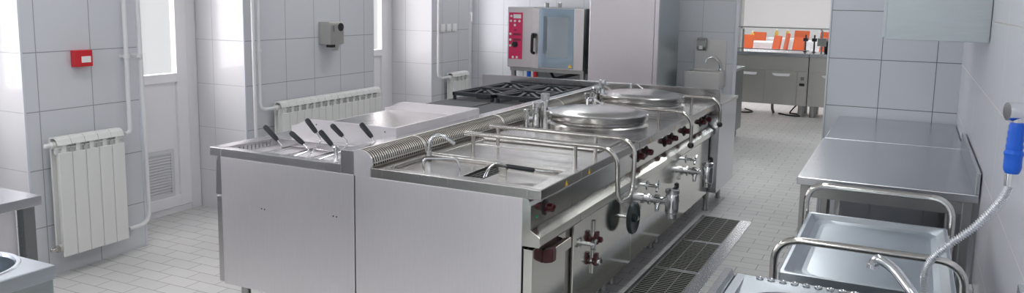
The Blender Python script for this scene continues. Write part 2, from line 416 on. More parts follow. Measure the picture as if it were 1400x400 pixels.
def flue(t, y0, y1, slots=True):
    """raised curved flue cover along the back of the row with louvre slots"""
    g = .0015; y0 += g; y1 -= g
    a = [(-2.3285, .853), (-2.3285, .966)]
    q = [(-2.285 + .062*math.sin(k/7*PI/2), .918 + .060*math.cos(k/7*PI/2)) for k in range(8)]
    prof = a + [(-2.315, .978)] + q + [(-2.2235, .908), (-2.236, .900), (-2.236, .853)]
    o = obj('flue_cover', B().prism(prof, 'y', y0, y1), 'flue', t)
    if slots:
        b = B(); pt_ = .018; n = int((y1-y0-.010)/pt_)
        for i in range(n):
            y = y0+.008+i*pt_
            pts = [(-2.298 + .0, .9795)] + [(-2.285 + .0635*math.sin(k/6*PI/2*.92), .918 + .0615*math.cos(k/6*PI/2*.92)) for k in range(7)]
            lo = [(p[0]-.004, p[1]-.004) for p in pts[::-1]]
            b.prism(pts+lo, 'y', y, y+.0052)
        obj('louver_slots', b, 'void', t)
        hb_ = B()
        for i in range(n):
            y = y0+.008+i*pt_; hb_.box(-2.2236, -2.2216, y, y+.009, .9085, .917)
        obj('vent_holes', hb_, 'void', t)
    return o
def knob(t, y, z=.775, x=-1.402, rot=.5, name='knob'):
    b = B().lathe([(.027, 0), (.028, .004), (.028, .010), (.020, .015), (.019, .038), (.016, .042), (0, .042)], (x, y, z), 'x', 28)
    c, s_ = math.cos(rot)*.8, math.sin(rot)*.8
    b.prism([(y+c*.016-s_*.005, z+s_*.016+c*.005), (y-c*.016-s_*.005, z-s_*.016+c*.005), (y-c*.016+s_*.005, z-s_*.016-c*.005), (y+c*.016+s_*.005, z+s_*.016-c*.005)], 'x', x+.041, x+.047)
    k = obj(name, b, 'knob', t)
    obj('bezel', B().lathe([(.037, 0), (.037, .004), (.031, .006)], (x, y, z), 'x', 28), 'black', k)
    return k
def warn(t, y, z=.874, x=XF, s=.015):
    obj('warning_sticker', B().prism([(y-s, z-s*.85), (y+s, z-s*.85), (y, z+s*.95)], 'x', x-.0002, x+.0008), 'yellow', t)
def rail(t, y, xl=-2.05, xr=-1.27, z=1.0, ball=True, drop=.22):
    pts = bend([(xl, y, z), (xr, y, z), (xr+.055, y, z-.055), (xr+.055, y, z-drop)], .09)
    r_ = obj('towel_rail', B().tube(pts, .0115, 12), 'tube', t)
    for x in (xl+.03, -1.43): obj('rail_post', B().cyl((x, y, .897), .010, z-.898, 'z', 12), 'tube', r_)
    if ball: obj('ball_knob', B().ball((xr+.055, y, z-drop-.012), .021), 'black', r_)
def taper(a, c, r0_, r1_, n=14): return B().tube([a, c], [r0_, r1_], n)

# --- fryer, nearest unit of the right-hand row
t = right_body('deep_fryer', 'nearest steel deep fryer of the cooking block with black-handled basket well', 'fryer', 3.05, 3.52, door=False)
worktop(t, 3.05, 3.52, (-2.17, -1.42, 3.10, 3.47))
flue(t, 3.05, 3.52)
obj('end_cap', B().prism([(-2.3285, .853), (-2.3285, .9665), (-2.315, .9785)] + [(-2.285 + .0625*math.sin(k/7*PI/2), .918 + .0605*math.cos(k/7*PI/2)) for k in range(8)] + [(-2.2235, .905), (-2.2365, .899), (-2.2365, .853)], 'y', 3.046, 3.0515), 'side', t)
ld = B().box(-2.165, -1.822, 3.106, 3.464, .869, .880, .003).box(-1.712, -1.425, 3.106, 3.464, .869, .877, .003)
ld.box(-1.822, -1.712, 3.106, 3.195, .869, .879, .002)
lid = obj('well_lid', ld, 'steel', t)
obj('well_opening', B().box(-1.821, -1.713, 3.196, 3.463, .8685, .8700), 'void', t)  # flat black sheet in place of the shaded depth of the well
hw = B().tube(bend([(-2.04, 3.21, .88), (-2.05, 3.21, .935), (-1.90, 3.29, .935), (-1.89, 3.29, .88)], .03), .0045, 8)
obj('lid_handle', hw, 'chrome', lid)
# frying basket standing in the opening, grip over the front
bk = thing('fryer_basket', 'chrome frying basket with long black grip hung in the near fryer well', 'fryer basket', (-1.74, 3.27, .872))
fb = B()
for i in range(4): fb.tube([(-1.80+i*.023, 3.21, .8712), (-1.80+i*.023, 3.45, .8712)], .0008, 6)
for i in range(6): fb.tube([(-1.805, 3.22+i*.044, .8722), (-1.728, 3.22+i*.044, .8722)], .0006, 6)
obj('wire_mesh', fb, 'dull', bk)
def pv(px, py, Y): x, z = P(px, py, Y); return Vector((x, Y, z))
g0, g1 = pv(691, 226.5, 3.27), pv(731, 232.5, 3.31)
hd = B()
for dy in (-.012, .012):
    q = Vector((0, dy, 0))
    hd.tube(bend([pv(663, 242, 3.17)+q, pv(668, 230, 3.19)+q, pv(679, 222, 3.24)+q, g0+q*.4+Vector((.01, 0, 0))], .02), .0032, 8)
obj('basket_arm', hd, 'chrome', bk)
obj('rest_rod', B().tube([g1-Vector((.01, 0, 0)), pv(764, 236, 3.40)], .003, 8), 'chrome', bk)
gd = g1-g0
obj('grip', B().tube([g0, g0+gd*.06, g0+gd*.94, g1], [.007, .0105, .0115, .008], 12), 'grip', bk)
hp_ = pv(689, 228, 3.30)
obj('hook_plate', B().box(hp_.x-.03, hp_.x+.012, 3.30, 3.306, .880, .915, .001), 'steel', bk)
# bent filler pipe at the back of the fryer
obj('filler_pipe', B().tube(bend([(-2.17, 3.455, .895), (-2.165, 3.465, .985), (-2.12, 3.50, 1.005), (-2.06, 3.53, .955)], .035), .010, 12).lathe([(.018, 0), (.018, .02), (.012, .024)], (-2.17, 3.455, .897), 'z', 16), 'chrome', t)
knob(t, 3.205, .785)
obj('signal_lamp', B().lathe([(.006, 0), (.006, .004), (0, .006)], (-1.402, 3.115, .762), 'x', 12), plain('green_lamp', (.02, .4, .2), .3), t)
warn(t, 3.33)
# the compartment door with red-capped grip
dr = obj('door', B().box(-1.436, -1.393, 3.055, 3.435, .172, .628, .003), 'front', t)
obj('door_shadow_gap', B().box(-1.4418, -1.437, 3.053, 3.44, .168, .639), 'void', t)
hn = B().prism([(-1.392, .590), (-1.352, .603), (-1.352, .553), (-1.392, .535)], 'y', 3.205, 3.405, .002)
hh = obj('door_handle', hn, 'front', dr)
obj('handle_recess', B().prism([(-1.3915, .592), (-1.357, .6055), (-1.3575, .6035), (-1.3915, .588)], 'y', 3.215, 3.395), 'knob', hh)
obj('handle_cap', B().prism([(-1.393, .598), (-1.349, .609), (-1.345, .604), (-1.345, .550), (-1.349, .545), (-1.393, .535)], 'y', 3.170, 3.213, .004), 'knob', hh)

# --- bratt pan unit with two rails joined into a loop and the tilting handwheel
t = right_body('tilting_pan', 'steel tilting pan unit with looped front rail and black handwheel', 'bratt pan', 3.52, 4.43)
worktop(t, 3.52, 4.43, (-2.15, -1.50, 3.66, 3.87), .004)
flue(t, 3.52, 4.43)
obj('pan_lid', B().box(-2.14, -1.44, 3.99, 4.38, .899, .912, .005), 'steel', t)
za = 1.0
lp = bend([(-2.05, 3.62, za), (-1.27, 3.62, za), (-1.215, 3.625, za-.05), (-1.215, 3.65, .725), (-1.215, 3.87, .715), (-1.215, 3.90, za-.05), (-1.27, 3.90, za), (-2.05, 3.90, za)], .075, 7)
rl = obj('looped_rail', B().tube(lp, .0115, 12), 'tube', t)
for x, y in ((-2.00, 3.62), (-1.43, 3.62), (-2.00, 3.90), (-1.43, 3.90)): obj('rail_post', B().cyl((x, y, .897), .010, .103, 'z', 12), 'tube', rl)
hwl = B().lathe([(.078, .050), (.086, .046), (.092, .053), (.092, .066), (.086, .074), (.078, .070), (.070, .062), (.024, .060), (.022, .080), (.010, .083), (.010, .062), (.075, .054)], (-1.388, 4.275, .488), 'x', 40)
wh = obj('handwheel', hwl, 'wheel', t)
obj('axle', B().cyl((-1.389, 4.275, .488), .009, .08, 'x', 12), 'chrome', wh)
obj('wheel_hub', B().lathe([(.014, 0), (.014, .006), (.006, .010)], (-1.305, 4.275, .488), 'x', 14), 'chrome', wh)
# gauge rail and two drain cocks with dark red levers
va = B().box(-1.3885, -1.378, 3.775, 3.805, .30, .585, .006)
gp = obj('gauge_strip', va, 'lid', t)
for z, lab in ((.485, 'a'), (.372, 'b')):
    v = B().cyl((-1.388, 3.70 if z > .45 else 3.78, z), .011, .045, 'x', 14)
    for a in range(4):
        if z > .45:
            ang = a*PI/2+.5; c0 = Vector((-1.345, 3.70, z))
            v.tube([c0, c0+Vector((0, math.cos(ang)*.032, math.sin(ang)*.032))], [.007, .009], 8)
    v.cyl((-1.36, 3.70 if z > .45 else 3.78, z), .016, .02, 'x', 14)
    cc = obj('drain_cock', v, 'chrome', gp)
    y = 3.775
    obj('red_lever', B().lathe([(.022, 0), (.026, .006), (.026, .014), (.014, .020), (.016, .046), (.008, .052)], (-1.388, y+.02, z+.0), 'x', 18).box(-1.372, -1.352, y-.012, y+.020, z-.02, z+.045, .005), 'knob', cc)
warn(t, 3.62); 
obj('door_seam', B().box(-1.3882, -1.3872, 3.60, 4.40, .6315, .6335), 'void', t)

# --- two boiling kettles
def kettle(y0, y1, xc, yc, yr, label):
    t = right_body('boiling_kettle', label, 'boiling kettle', y0, y1, 'round boiling kettles')
    R_ = .315
    worktop(t, y0, y1)
    flue(t, y0, y1)
    kb = B().lathe([(R_+.004, .8985), (R_+.004, .906), (R_+.003, .915), (R_+.006, .935), (R_-.01, .95), (R_-.01, .962)], (xc, yc, 0), 'z', 72)
    obj('kettle_rim', kb, 'lid', t)
    prof = [(R_-.015, .964), (R_, .966), (R_+.002, .970), (R_+.002, 1.000), (R_-.003, 1.006), (R_-.05, 1.010), (R_-.075, 1.019)]
    prof += [((R_-.075)*(1-k/6), 1.019+.016*math.sin(k/6*PI/2)) for k in range(1, 7)]
    lidb = obj('kettle_lid', B().lathe(prof, (xc, yc, 0), 'z', 72), 'lid', t)
    # hinge bracket and bent lid handle at the back-left of the lid
    hx = xc-.27
    obj('hinge', B().cyl((hx-.07, yc-.03, .975), .018, .18, 'y', 14).box(hx-.09, hx+.03, yc-.01, yc+.05, .962, 1.0, .006).box(hx-.10, hx-.05, yc-.05, yc+.12, .897, .99, .006), 'lid', lidb)
    obj('lid_handle', B().tube(bend([(xc-.16, yc+.235, 1.005), (xc-.165, yc+.245, 1.05), (xc-.13, yc+.255, 1.055), (xc-.06, yc+.26, 1.008)], .015), .007, 10), 'chrome', lidb)
    # water inlet: cluster of chrome columns with a hexagon cap
    tx, ty = -2.12, yc-.09
    cl = B()
    cl.lathe([(.026, .897), (.026, .907), (.027, .91), (.027, 1.01), (.031, 1.015), (.031, 1.035), (.022, 1.045)], (tx, ty, 0), 'z', 20)
    cl.lathe([(.018, .897), (.018, .975), (.022, .98), (.022, .995), (.012, 1.0)], (tx-.055, ty-.03, 0), 'z', 16)
    cl.lathe([(.020, .897), (.020, .91), (.020, 1.05), (.031, 1.055), (.031, 1.095), (.020, 1.10)], (tx+.035, ty+.055, 0), 'z', 8, smooth=False)
    cl.tube([(tx-.055, ty-.03, .94), (tx, ty, .94)], .012, 10)
    obj('water_inlet', cl, 'chrome', t)
    rail(t, yr, xl=xc-.02 if yr > yc else -2.05, drop=.20 if yr < 5.4 else .18)
    for k, y in enumerate((4.56, 4.72, 5.14, 5.30) if y0 < 5 else (5.64, 6.13, 6.30)): knob(t, y, .785, rot=.4+k*.5)
    for y in (y0+.165, y0+.735): warn(t, y+.05, s=.012)
    # big drain valve with its tail, and the small tap above it
    yv = y0+.36
    zv = .478
    v = B().lathe([(.036, 0), (.036, .006), (.024, .010), (.024, .03), (.033, .035), (.033, .065), (.024, .07), (.024, .13)], (-1.388, yv, zv), 'x', 24)
    v.lathe([(.030, -.105), (.036, -.10), (.036, -.072), (.042, -.066), (.042, .040), (.036, .050), (.045, .055), (.045, .075), (.025, .08)], (-1.245, yv, zv), 'z', 24)
    v.tube([(-1.33, yv, zv), (-1.33, yv-.03, zv-.035), (-1.33, yv-.035, zv-.065)], [.018, .014, .012], 12)
    v.tube([(-1.245, yv, zv-.02), (-1.235, yv+.06, zv-.02), (-1.235, yv+.10, zv-.018)], [.012, .011, .013], 12)
    vv = obj('drain_valve', v, 'chrome', t)
    obj('valve_lever', B().tube([(-1.245, yv, zv+.075), (-1.235, yv+.05, zv+.09)], [.006, .006], 8).lathe([(0, -.022), (.014, -.014), (.014, .014), (0, .022)], (-1.235, yv+.055, zv+.09), 'z', 14), 'black', vv)
    y = y0+.245
    s2 = B().lathe([(.030, 0), (.030, .004), (.010, .008), (.010, .05), (.018, .055), (.018, .075)], (-1.388, y+.06, .575), 'x', 18)
    for a in range(2):
        s2.tube([(-1.322, y+.06, .575), (-1.322, y+.06+math.cos(a*PI+.7)*.04, .575+math.sin(a*PI+.7)*.04)], [.006, .008], 8)
    obj('level_tap', s2, 'chrome', t)
    return t
kettle(4.43, 5.38, -1.735, 4.76, 5.07, 'nearer round lidded boiling kettle on the steel cooking block')
kettle(5.38, 6.40, -1.785, 5.83, 5.93, 'farther round lidded boiling kettle at the end of the cooking block')

# --- left-hand row: pasta cooker, griddle, hotplates, gas range
def left_body(name, label, cat, y0, y1):
    t = thing(name, label, cat, ((XS+XLF)/2, (y0+y1)/2, 0))
    g = .0012
    obj('body', B().box(-3.195, XS-.003, y0+g, y1-g, .165, .853, .002), 'side', t)
    obj('front_door', B().box(-3.232, -3.197, y0+.004, y1-.004, .172, .64, .003), 'edge', t)
    obj('control_panel', B().prism([(-3.1955, .65), (-3.235, .65), (-3.225, .82), (-3.215, .852), (-3.1955, .852)], 'y', y0+g, y1-g), 'edge', t)
    for x in (-3.10, -2.45):
        for y in (y0+.06, y1-.06): leg(t, x, y)
    return t
def left_top(t, y0, y1, hole=None, depth=.05):
    g = .0012; y0 += g; y1 -= g; x0, x1 = XLF, -2.412; z = .898; b = B()
    if hole:
        a, c, e, h = hole
        b.box(x0, a, y0, y1, .853, z, .004).box(c, x1, y0, y1, .853, z, .002).box(a-.002, c+.002, y0, e, .853, z, .004).box(a-.002, c+.002, h, y1, .853, z, .002)
    else: b.box(x0, x1, y0, y1, .853, z, .004)
    b2 = B().box(x1+.001, XS-.003, y0, y1, .853, .970, .003)
    obj('rear_upstand', b2, 'edge', t)
    return obj('worktop', b, 'edge', t)
t = left_body('pasta_cooker', 'near left steel pasta cooker with an open rectangular water tank', 'pasta cooker', 3.05, 3.48)
left_top(t, 3.05, 3.48, (-3.19, -2.50, 3.10, 3.44))
tk = B(); x0, x1, y0, y1 = -3.19, -2.50, 3.10, 3.44
tk.box(x0, x0+.004, y0, y1, .55, .892).box(x1-.004, x1, y0, y1, .55, .892).box(x0, x1, y0, y0+.004, .55, .892).box(x0, x1, y1-.004, y1, .55, .892).box(x0, x1, y0, y1, .55, .554)
tk.box(x0+.002, x0+.055, y0+.002, y1-.002, .838, .842).box(x1-.03, x1-.002, y0+.002, y1-.002, .838, .842).box(x0+.05, x0+.054, y0+.002, y1-.002, .70, .842)
tank = obj('tank', tk, 'edge', t)
for j in range(11): obj('drain_slot', B().box(x0+.0038, x0+.0048, 3.118+j*.029, 3.126+j*.029, .858, .884), 'dark_steel', tank)
rl = B()
for x in (-3.055, -2.905, -2.75, -2.60): rl.tube([(x, 3.105, .862), (x, 3.435, .862)], .005, 8)
rl.tube([(-3.06, 3.108, .862), (-2.53, 3.108, .862)], .004, 8).tube([(-3.06, 3.432, .862), (-2.53, 3.432, .862)], .004, 8)
obj('basket_rails', rl, 'edge', tank)
tp = B().lathe([(.012, .897), (.010, .90), (.010, .955), (.015, .958), (.015, .968), (.006, .975)], (-2.47, 3.09, 0), 'z', 14)
tp.lathe([(.008, .897), (.008, .955), (.004, .96)], (-2.49, 3.12, 0), 'z', 10)
tp.tube(bend([(-2.47, 3.09, .945), (-2.50, 3.13, .955), (-2.53, 3.16, .93)], .015), .006, 8)
obj('water_tap', tp, 'chrome', t)
obj('screw_holes', B().cyl((-2.92, 3.0508, .61), .004, .001, 'y', 8).cyl((-2.90, 3.0508, .609), .004, .001, 'y', 8).cyl((-2.46, 3.0508, .634), .004, .001, 'y', 8).cyl((-2.44, 3.0508, .633), .004, .001, 'y', 8), 'void', t)
# six pasta baskets with raised black grips: (tank x, tank y, grip lower end, grip top end)
def pasta_basket(x, y, g0, g1, label):
    k = thing('pasta_basket', label, 'pasta basket', (x, y, .66), 'black-handled pasta baskets')
    b = B(); sx, sy, t_ = (.060 if x < -2.6 else .033), .073, .0015; z0, z1 = .665, .848
    b.box(x-sx, x-sx+t_, y-sy, y+sy, z0, z1).box(x+sx-t_, x+sx, y-sy, y+sy, z0, z1).box(x-sx+t_, x+sx-t_, y-sy, y-sy+t_, z0, z1).box(x-sx+t_, x+sx-t_, y+sy-t_, y+sy, z0, z1).box(x-sx, x+sx, y-sy, y+sy, z0, z0+t_)
    obj('perforated_basket', b, 'dull', k)
    obj('rim_wire', B().tube([(x-sx, y-sy, z1), (x+sx, y-sy, z1), (x+sx, y+sy, z1), (x-sx, y+sy, z1)], .0028, 6, closed=True), 'chrome', k)
    gt, gb = pv(*g0), pv(*g1); dd = (gt-gb).normalized()
    hp = bend([(x+.02, y-sy, z1), (x+.05, y-sy, z1+.03), gb-dd*.035+Vector((.012, 0, -.012)), gb+dd*.005], .022)
    obj('arm', B().tube(hp, .0038, 8), 'chrome', k)
    obj('grip', B().tube([gb, gb+dd*.012, gt-dd*.012, gt], [.009, .0125, .0145, .011], 12), 'grip', k)
pasta_basket(-2.98, 3.185, (362, 172.5, 3.19), (379.5, 191.5, 3.19), 'pasta basket nearest the drain slots, black grip leaning far left')
pasta_basket(-2.83, 3.185, (397.5, 181, 3.18), (415, 196.5, 3.18), 'front pasta basket second from left, low black grip over the tank')
pasta_basket(-2.83, 3.352, (419, 163, 3.34), (432.5, 181, 3.34), 'rear pasta basket with the grip rising highest beside the griddle wall')
pasta_basket(-2.675, 3.185, (437.5, 179, 3.18), (454, 198.5, 3.18), 'front pasta basket with its black grip beside the small tank tap')
pasta_basket(-2.675, 3.352, (453.5, 170.5, 3.34), (468.5, 186, 3.34), 'rear middle pasta basket with black grip tilted above the tap')
pasta_basket(-2.540, 3.352, (493.5, 169, 3.30), (508.5, 187.5, 3.30), 'rightmost pasta basket, black grip standing near the louvred flue')
# griddle
t = left_body('griddle', 'low-walled steel griddle with a wide smooth frying plate', 'griddle', 3.48, 4.60)
left_top(t, 3.48, 4.60)
GY0, GY1, GX0, GX1, GZ = 3.50, 4.42, -3.112, -2.40, 1.012
gw = B()
wall = [(GX0, .897), (GX0, .966), (-3.08, .970), (-3.0, 1.006), (-2.96, GZ), (GX1, GZ), (GX1, .897)]
gw.prism(wall, 'y', GY0, GY0+.012, .002).prism(wall, 'y', GY1-.012, GY1, .002)
gw.box(GX1-.012, GX1, GY0+.01, GY1-.01, .897, GZ, .002)
gw.box(GX0, GX0+.010, GY0+.01, GY1-.01, .897, .945, .002)
obj('splash_guard', gw, 'side', t)
obj('griddle_plate', B().box(GX0+.05, GX1-.013, GY0+.013, GY1-.013, .90, .955, .004), 'steel', t)
obj('grease_channel', B().box(GX0+.011, GX0+.049, GY0+.013, GY1-.013, .90, .925, .002), 'plate', t)
rv = B()
for x in (-2.93, -2.47): rv.lathe([(.005, 0), (.004, -.002)], (x, GY0-.0002, .985), 'y', 10)
rv.box(-2.70, -2.62, GY0+.02, GY0+.03, .955, .958)
obj('rivets', rv, 'dark_steel', t)

# hotplates
t = left_body('hotplate_range', 'steel range with two flat dark hotplates between griddle and gas burners', 'hotplate', 4.60, 5.38)
left_top(t, 4.60, 5.38)
obj('hotplate', B().box(-3.20, -2.82, 4.68, 5.34, .898, .916, .006), 'plate', t)
obj('hotplate', B().box(-2.80, -2.45, 4.72, 5.34, .898, .916, .006), 'plate', t)

# gas range with cast-iron pan supports
t = left_body('gas_range', 'four-burner gas range with black cast-iron pan supports', 'gas range', 5.38, 6.40)
left_top(t, 5.38, 6.40)
obj('burner_tray', B().box(-3.23, -2.43, 5.42, 6.36, .898, .905, .003), 'plate', t)
for ix, xc in enumerate((-3.02, -2.64)):
    for iy, yc in enumerate((5.66, 6.12)):
        bn = obj('burner', B().lathe([(.075, .905), (.075, .915), (.06, .92), (.06, .935), (.045, .945), (.05, .952), (.03, .957), (0, .958)], (xc, yc, 0), 'z', 28), 'plate', t)
        g = B(); a, c = .18, .215; z0, z1 = .945, .965
        for x_ in (xc-a, xc+a-.022): g.box(x_, x_+.022, yc-c, yc+c, z0-.008, z1, .003)
        for y_ in (yc-c, yc+c-.022): g.box(xc-a, xc+a, y_, y_+.022, z0-.008, z1, .003)
        for q in range(8):
            ang = q*PI/4; dx, dy = math.cos(ang), math.sin(ang)
            Lm = min(a/abs(dx) if abs(dx) > .01 else 9, c/abs(dy) if abs(dy) > .01 else 9)-.008
            p0 = Vector((xc+dx*.06, yc+dy*.06, z1+.014)); p1 = Vector((xc+dx*Lm, yc+dy*Lm, z1-.008)); s_ = Vector((-dy, dx, 0))*.013
            vv = [g.bm.verts.new(p) for p in (p0+s_, p0-s_, p1-s_, p1+s_, p0+s_+Vector((0, 0, -.024)), p0-s_+Vector((0, 0, -.024)), p1-s_+Vector((0, 0, -.018)), p1+s_+Vector((0, 0, -.018)))]
            for fq in ((0, 1, 2, 3), (7, 6, 5, 4), (0, 4, 5, 1), (1, 5, 6, 2), (2, 6, 7, 3), (3, 7, 4, 0)): g.bm.faces.new([vv[i] for i in fq])
        for sx in (-1, 1):
            for sy in (-1, 1): g.box(xc+sx*(a-.014)-.01, xc+sx*(a-.014)+.01, yc+sy*(c-.014)-.01, yc+sy*(c-.014)+.01, .905, z0, .002)
        obj('pan_support', g, 'iron', t)
# closing splash panel across both rows
sp = B().box(-3.452, -1.318, 6.402, 6.416, .80, 1.012, .003).box(-3.452, -1.318, 6.402, 6.430, 1.008, 1.016, .002)
tag(obj('splash_panel', sp, 'splash'), 'long low steel splash panel closing the far end of the cooking block', 'splash panel')
# rails' far box on the fryer side panel
# neutral cabinet at the far end
t = thing('end_cabinet', 'plain polished steel cabinet standing at the far end of the cooking block', 'cabinet', (-1.85, 6.76, 0))
obj('body', B().box(-2.40, -1.32, 6.435, 7.10, .172, .875, .004), 'table', t)
obj('worktop', B().box(-2.41, -1.31, 6.434, 7.11, .875, .90, .003), 'steel', t)
for x in (-2.3, -1.42):
    for y in (6.52, 7.0): leg(t, x, y)

# ------------------------------------------------------------------ floor drain
t = thing('floor_drain', 'long steel-edged floor drain channel beside the cooking block', 'floor drain', (-1.23, 5.0, .001))
x0, x1, y0, y1 = -1.372, -1.092, 3.45, 6.31
fr = B().box(x1, x1+.085, y0-.06, y1+.012, .0005, .006, .001).box(x0-.02, x0, y0-.06, y1+.012, .0005, .010, .001).box(x0, x1, y1, y1+.012, .0005, .007, .001)
dv = [3.52, 4.215, 4.91, 5.60]
for y in dv: fr.box(x0, x1, y-.018, y+.018, .0005, .0075, .001)
obj('drain_frame', fr, 'table', t)
obj('drain_pit', B().box(x0, x1, y0-.05, y1, .0004, .0012), 'void', t)  # thin black sheet standing for the dark depth below the gratings
spans = list(zip([3.538, 4.233, 4.928, 5.618], [4.197, 4.892, 5.582, 6.308]))
names = ['nearest dark bar grating of the floor drain, at the photo bottom', 'second dark bar grating of the floor drain, nearest but one', 'third dark bar grating of the floor drain, next to the farthest', 'farthest dark bar grating of the floor drain']
for (a, c), nm in list(zip(spans, names)):
    g = thing('floor_grate', nm, 'floor grate', ((x0+x1)/2, (a+c)/2, .002), 'bar gratings over the floor drain')
    bs = B(); n = int((c-a)/.030)
    for i in range(n): 
        y = a+.006+(c-a-.012)*i/(n-1); bs.box(x0+.004, x1-.004, y-.0028, y+.0028, .0055, .0085)
    obj('bearing_bars', bs, 'grate', g)
    cb = B()
    for k in range(2): xx = x0+.093+k*.095; cb.box(xx-.0015, xx+.0015, a+.003, c-.003, .0040, .0080)
    cb.box(x0+.001, x0+.005, a+.002, c-.002, .0014, .009).box(x1-.005, x1-.001, a+.002, c-.002, .0015, .009)
    obj('cross_bars', cb, 'grate', g)

# ------------------------------------------------------------------ radiators and pipes
def radiator(y0, n, pitch, z0, z1, label):
    t = thing('radiator', label, 'radiator', (XW+.07, y0+n*pitch/2, z0))
    xf = XW+.125
    for i in range(n):
        a, c = y0+i*pitch+.0015, y0+(i+1)*pitch-.0015; m = (a+c)/2
        b = B().box(xf-.012, xf, a, c, z0, z1-.09, .004)                    # flat front
        b.box(xf-.075, xf-.012, m-.012, m+.012, z0+.03, z1-.06, .004)
        b.box(xf-.088, xf-.074, a+.004, c-.004, z0+.02, z1-.045, .004)
        # rounded crown with its slots
        q = [(xf-.088, z1-.045), (xf-.088, z1-.012), (xf-.078, z1), (xf-.035, z1+.002), (xf-.012, z1-.012), (xf-.001, z1-.044), (xf-.006, z1-.045), (xf-.018, z1-.016), (xf-.04, z1-.006), (xf-.07, z1-.010), (xf-.076, z1-.045)]
        b.prism(q, 'y', a, c)
        b.box(xf-.070, xf-.008, m-.014, m+.014, z1-.094, z1-.040, .003)
        b.box(xf-.045, xf-.026, a+.001, c-.001, z1-.0995, z1-.03)  # added backing plate, lightens the shaded gap under the crown
        b.box(xf-.060, xf-.012, a+.0015, c-.0015, z1-.066, z1-.058, .001)
        b.cyl((xf-.05, a-.0014, z1-.045), .022, c-a+.0028, 'y', 14).cyl((xf-.05, a-.0014, z0+.045), .022, c-a+.0028, 'y', 14)
        obj('section', b, 'enamel', t)
    for z in (z0+.045, z1-.045):
        obj('end_cap', B().lathe([(.022, 0), (.022, -.012), (.014, -.016), (.014, -.045), (.010, -.05)], (xf-.05, y0, z), 'y', 14), 'enamel' if z > z0+.1 else 'tube', t)
    bk_ = B()
    for y in (y0+.1, y0+n*pitch-.1):
        for z in (z0+.10, z1-.12): bk_.box(XW+.001, xf-.07, y-.012, y+.012, z-.012, z+.012)
    obj('wall_bracket', bk_, 'enamel', t)
    return t
radiator(2.985, 5, .089, .13, .845, 'short white five-section radiator below the red alarm box')
radiator(4.86, 15, .0890, .25, .855, 'long white radiator behind the pasta cooker and griddle')
radiator(7.53, 4, .088, .25, .885, 'farthest small white radiator beneath the three white switches')
def pipe(pts, rad, label, clips=()):
    t = thing('heating_pipe', label, 'pipe', Vector(pts[-1] if pts[-1][2] < pts[0][2] else pts[0]))
    obj('tube', B().tube(bend(pts, .09, 8), rad, 14), 'pipe', t)
    for (x, y, z) in clips: obj('pipe_clip', B().cyl((x, y, z-.012), rad+.006, .024, 'z', 14).box(XW+.001, x, y-.006, y+.006, z-.008, z+.008), 'pipe', t)
xp = XW+.06
pipe([(xp, 3.523, CEIL-.002), (xp, 3.523, .80), (xp+.015, 3.470, .80)], .0135, 'white heating pipe dropping to the top of the short radiator', [(xp, 3.523, 1.29)])
pipe([(xp, 3.612, CEIL-.002), (xp, 3.640, .175), (xp+.015, 3.470, .175)], .0135, 'white heating pipe running down the pillar edge to the radiator foot', [(xp, 3.616, 1.29)])
pipe([(xp, 4.633, CEIL-.002), (xp, 4.640, .001)], .013, 'straight white heating pipe at the corner of the pillar by the balcony door')
pipe([(xp, 4.692, CEIL-.002), (xp, 4.692, .81), (xp+.015, 4.815, .81)], .0135, 'white heating pipe bending into the long radiator', [(xp, 4.692, 1.27)])
pipe([(xp, 7.315, CEIL-.002), (xp, 7.315, .84), (xp+.015, 7.485, .84)], .0135, 'farthest white heating pipe, bending into the small radiator')

# things fixed on the pillars
t = thing('fire_alarm_box', 'red fire alarm call point with white label on the tiled pillar', 'fire alarm', (XW, 3.276, 1.23))
obj('housing', B().box(XW+.001, XW+.05, 3.183, 3.296, 1.243, 1.343, .005), 'red', t)
obj('label_window', B().box(XW+.0495, XW+.052, 3.220, 3.282, 1.268, 1.306, .002), 'label', t)
t = thing('wall_dispenser', 'stainless wall dispenser with round black lens on the middle pillar', 'dispenser', (XW, 5.62, 1.28))
obj('housing', B().prism([(XW+.001, 1.280), (XW+.13, 1.280), (XW+.13, 1.455), (XW+.115, 1.472), (XW+.001, 1.472)], 'y', 5.465, 5.645, .004), 'counter', t)
obj('lens', B().lathe([(.036, 0), (.034, .006), (0, .008)], (XW+.130, 5.60, 1.428), 'x', 24), 'black', t)
obj('nozzle', B().box(XW+.05, XW+.11, 5.50, 5.55, 1.255, 1.281, .004), 'black', t)
obj('drip_tab', B().box(XW+.10, XW+.104, 5.51, 5.60, 1.225, 1.281, .001), 'counter', t)
obj('indicator_strip', B().box(XW+.130, XW+.132, 5.50, 5.512, 1.39, 1.44, .0004), 'dark_steel', t)
for i, (y, nm) in enumerate([(7.45, 'left white wall switch above the far small radiator'), (7.575, 'middle white wall switch above the far small radiator'), (7.70, 'right white wall switch above the far small radiator')]):
    t = thing('light_switch', nm, 'switch', (XW, y+.045, 1.32), 'white wall switches')
    obj('plate', B().box(XW+.001, XW+.012, y, y+.085, 1.325, 1.41, .003), 'label', t)
    obj('rocker', B().box(XW+.0115, XW+.017, y+.018, y+.067, 1.338, 1.397, .002), 'label', t)

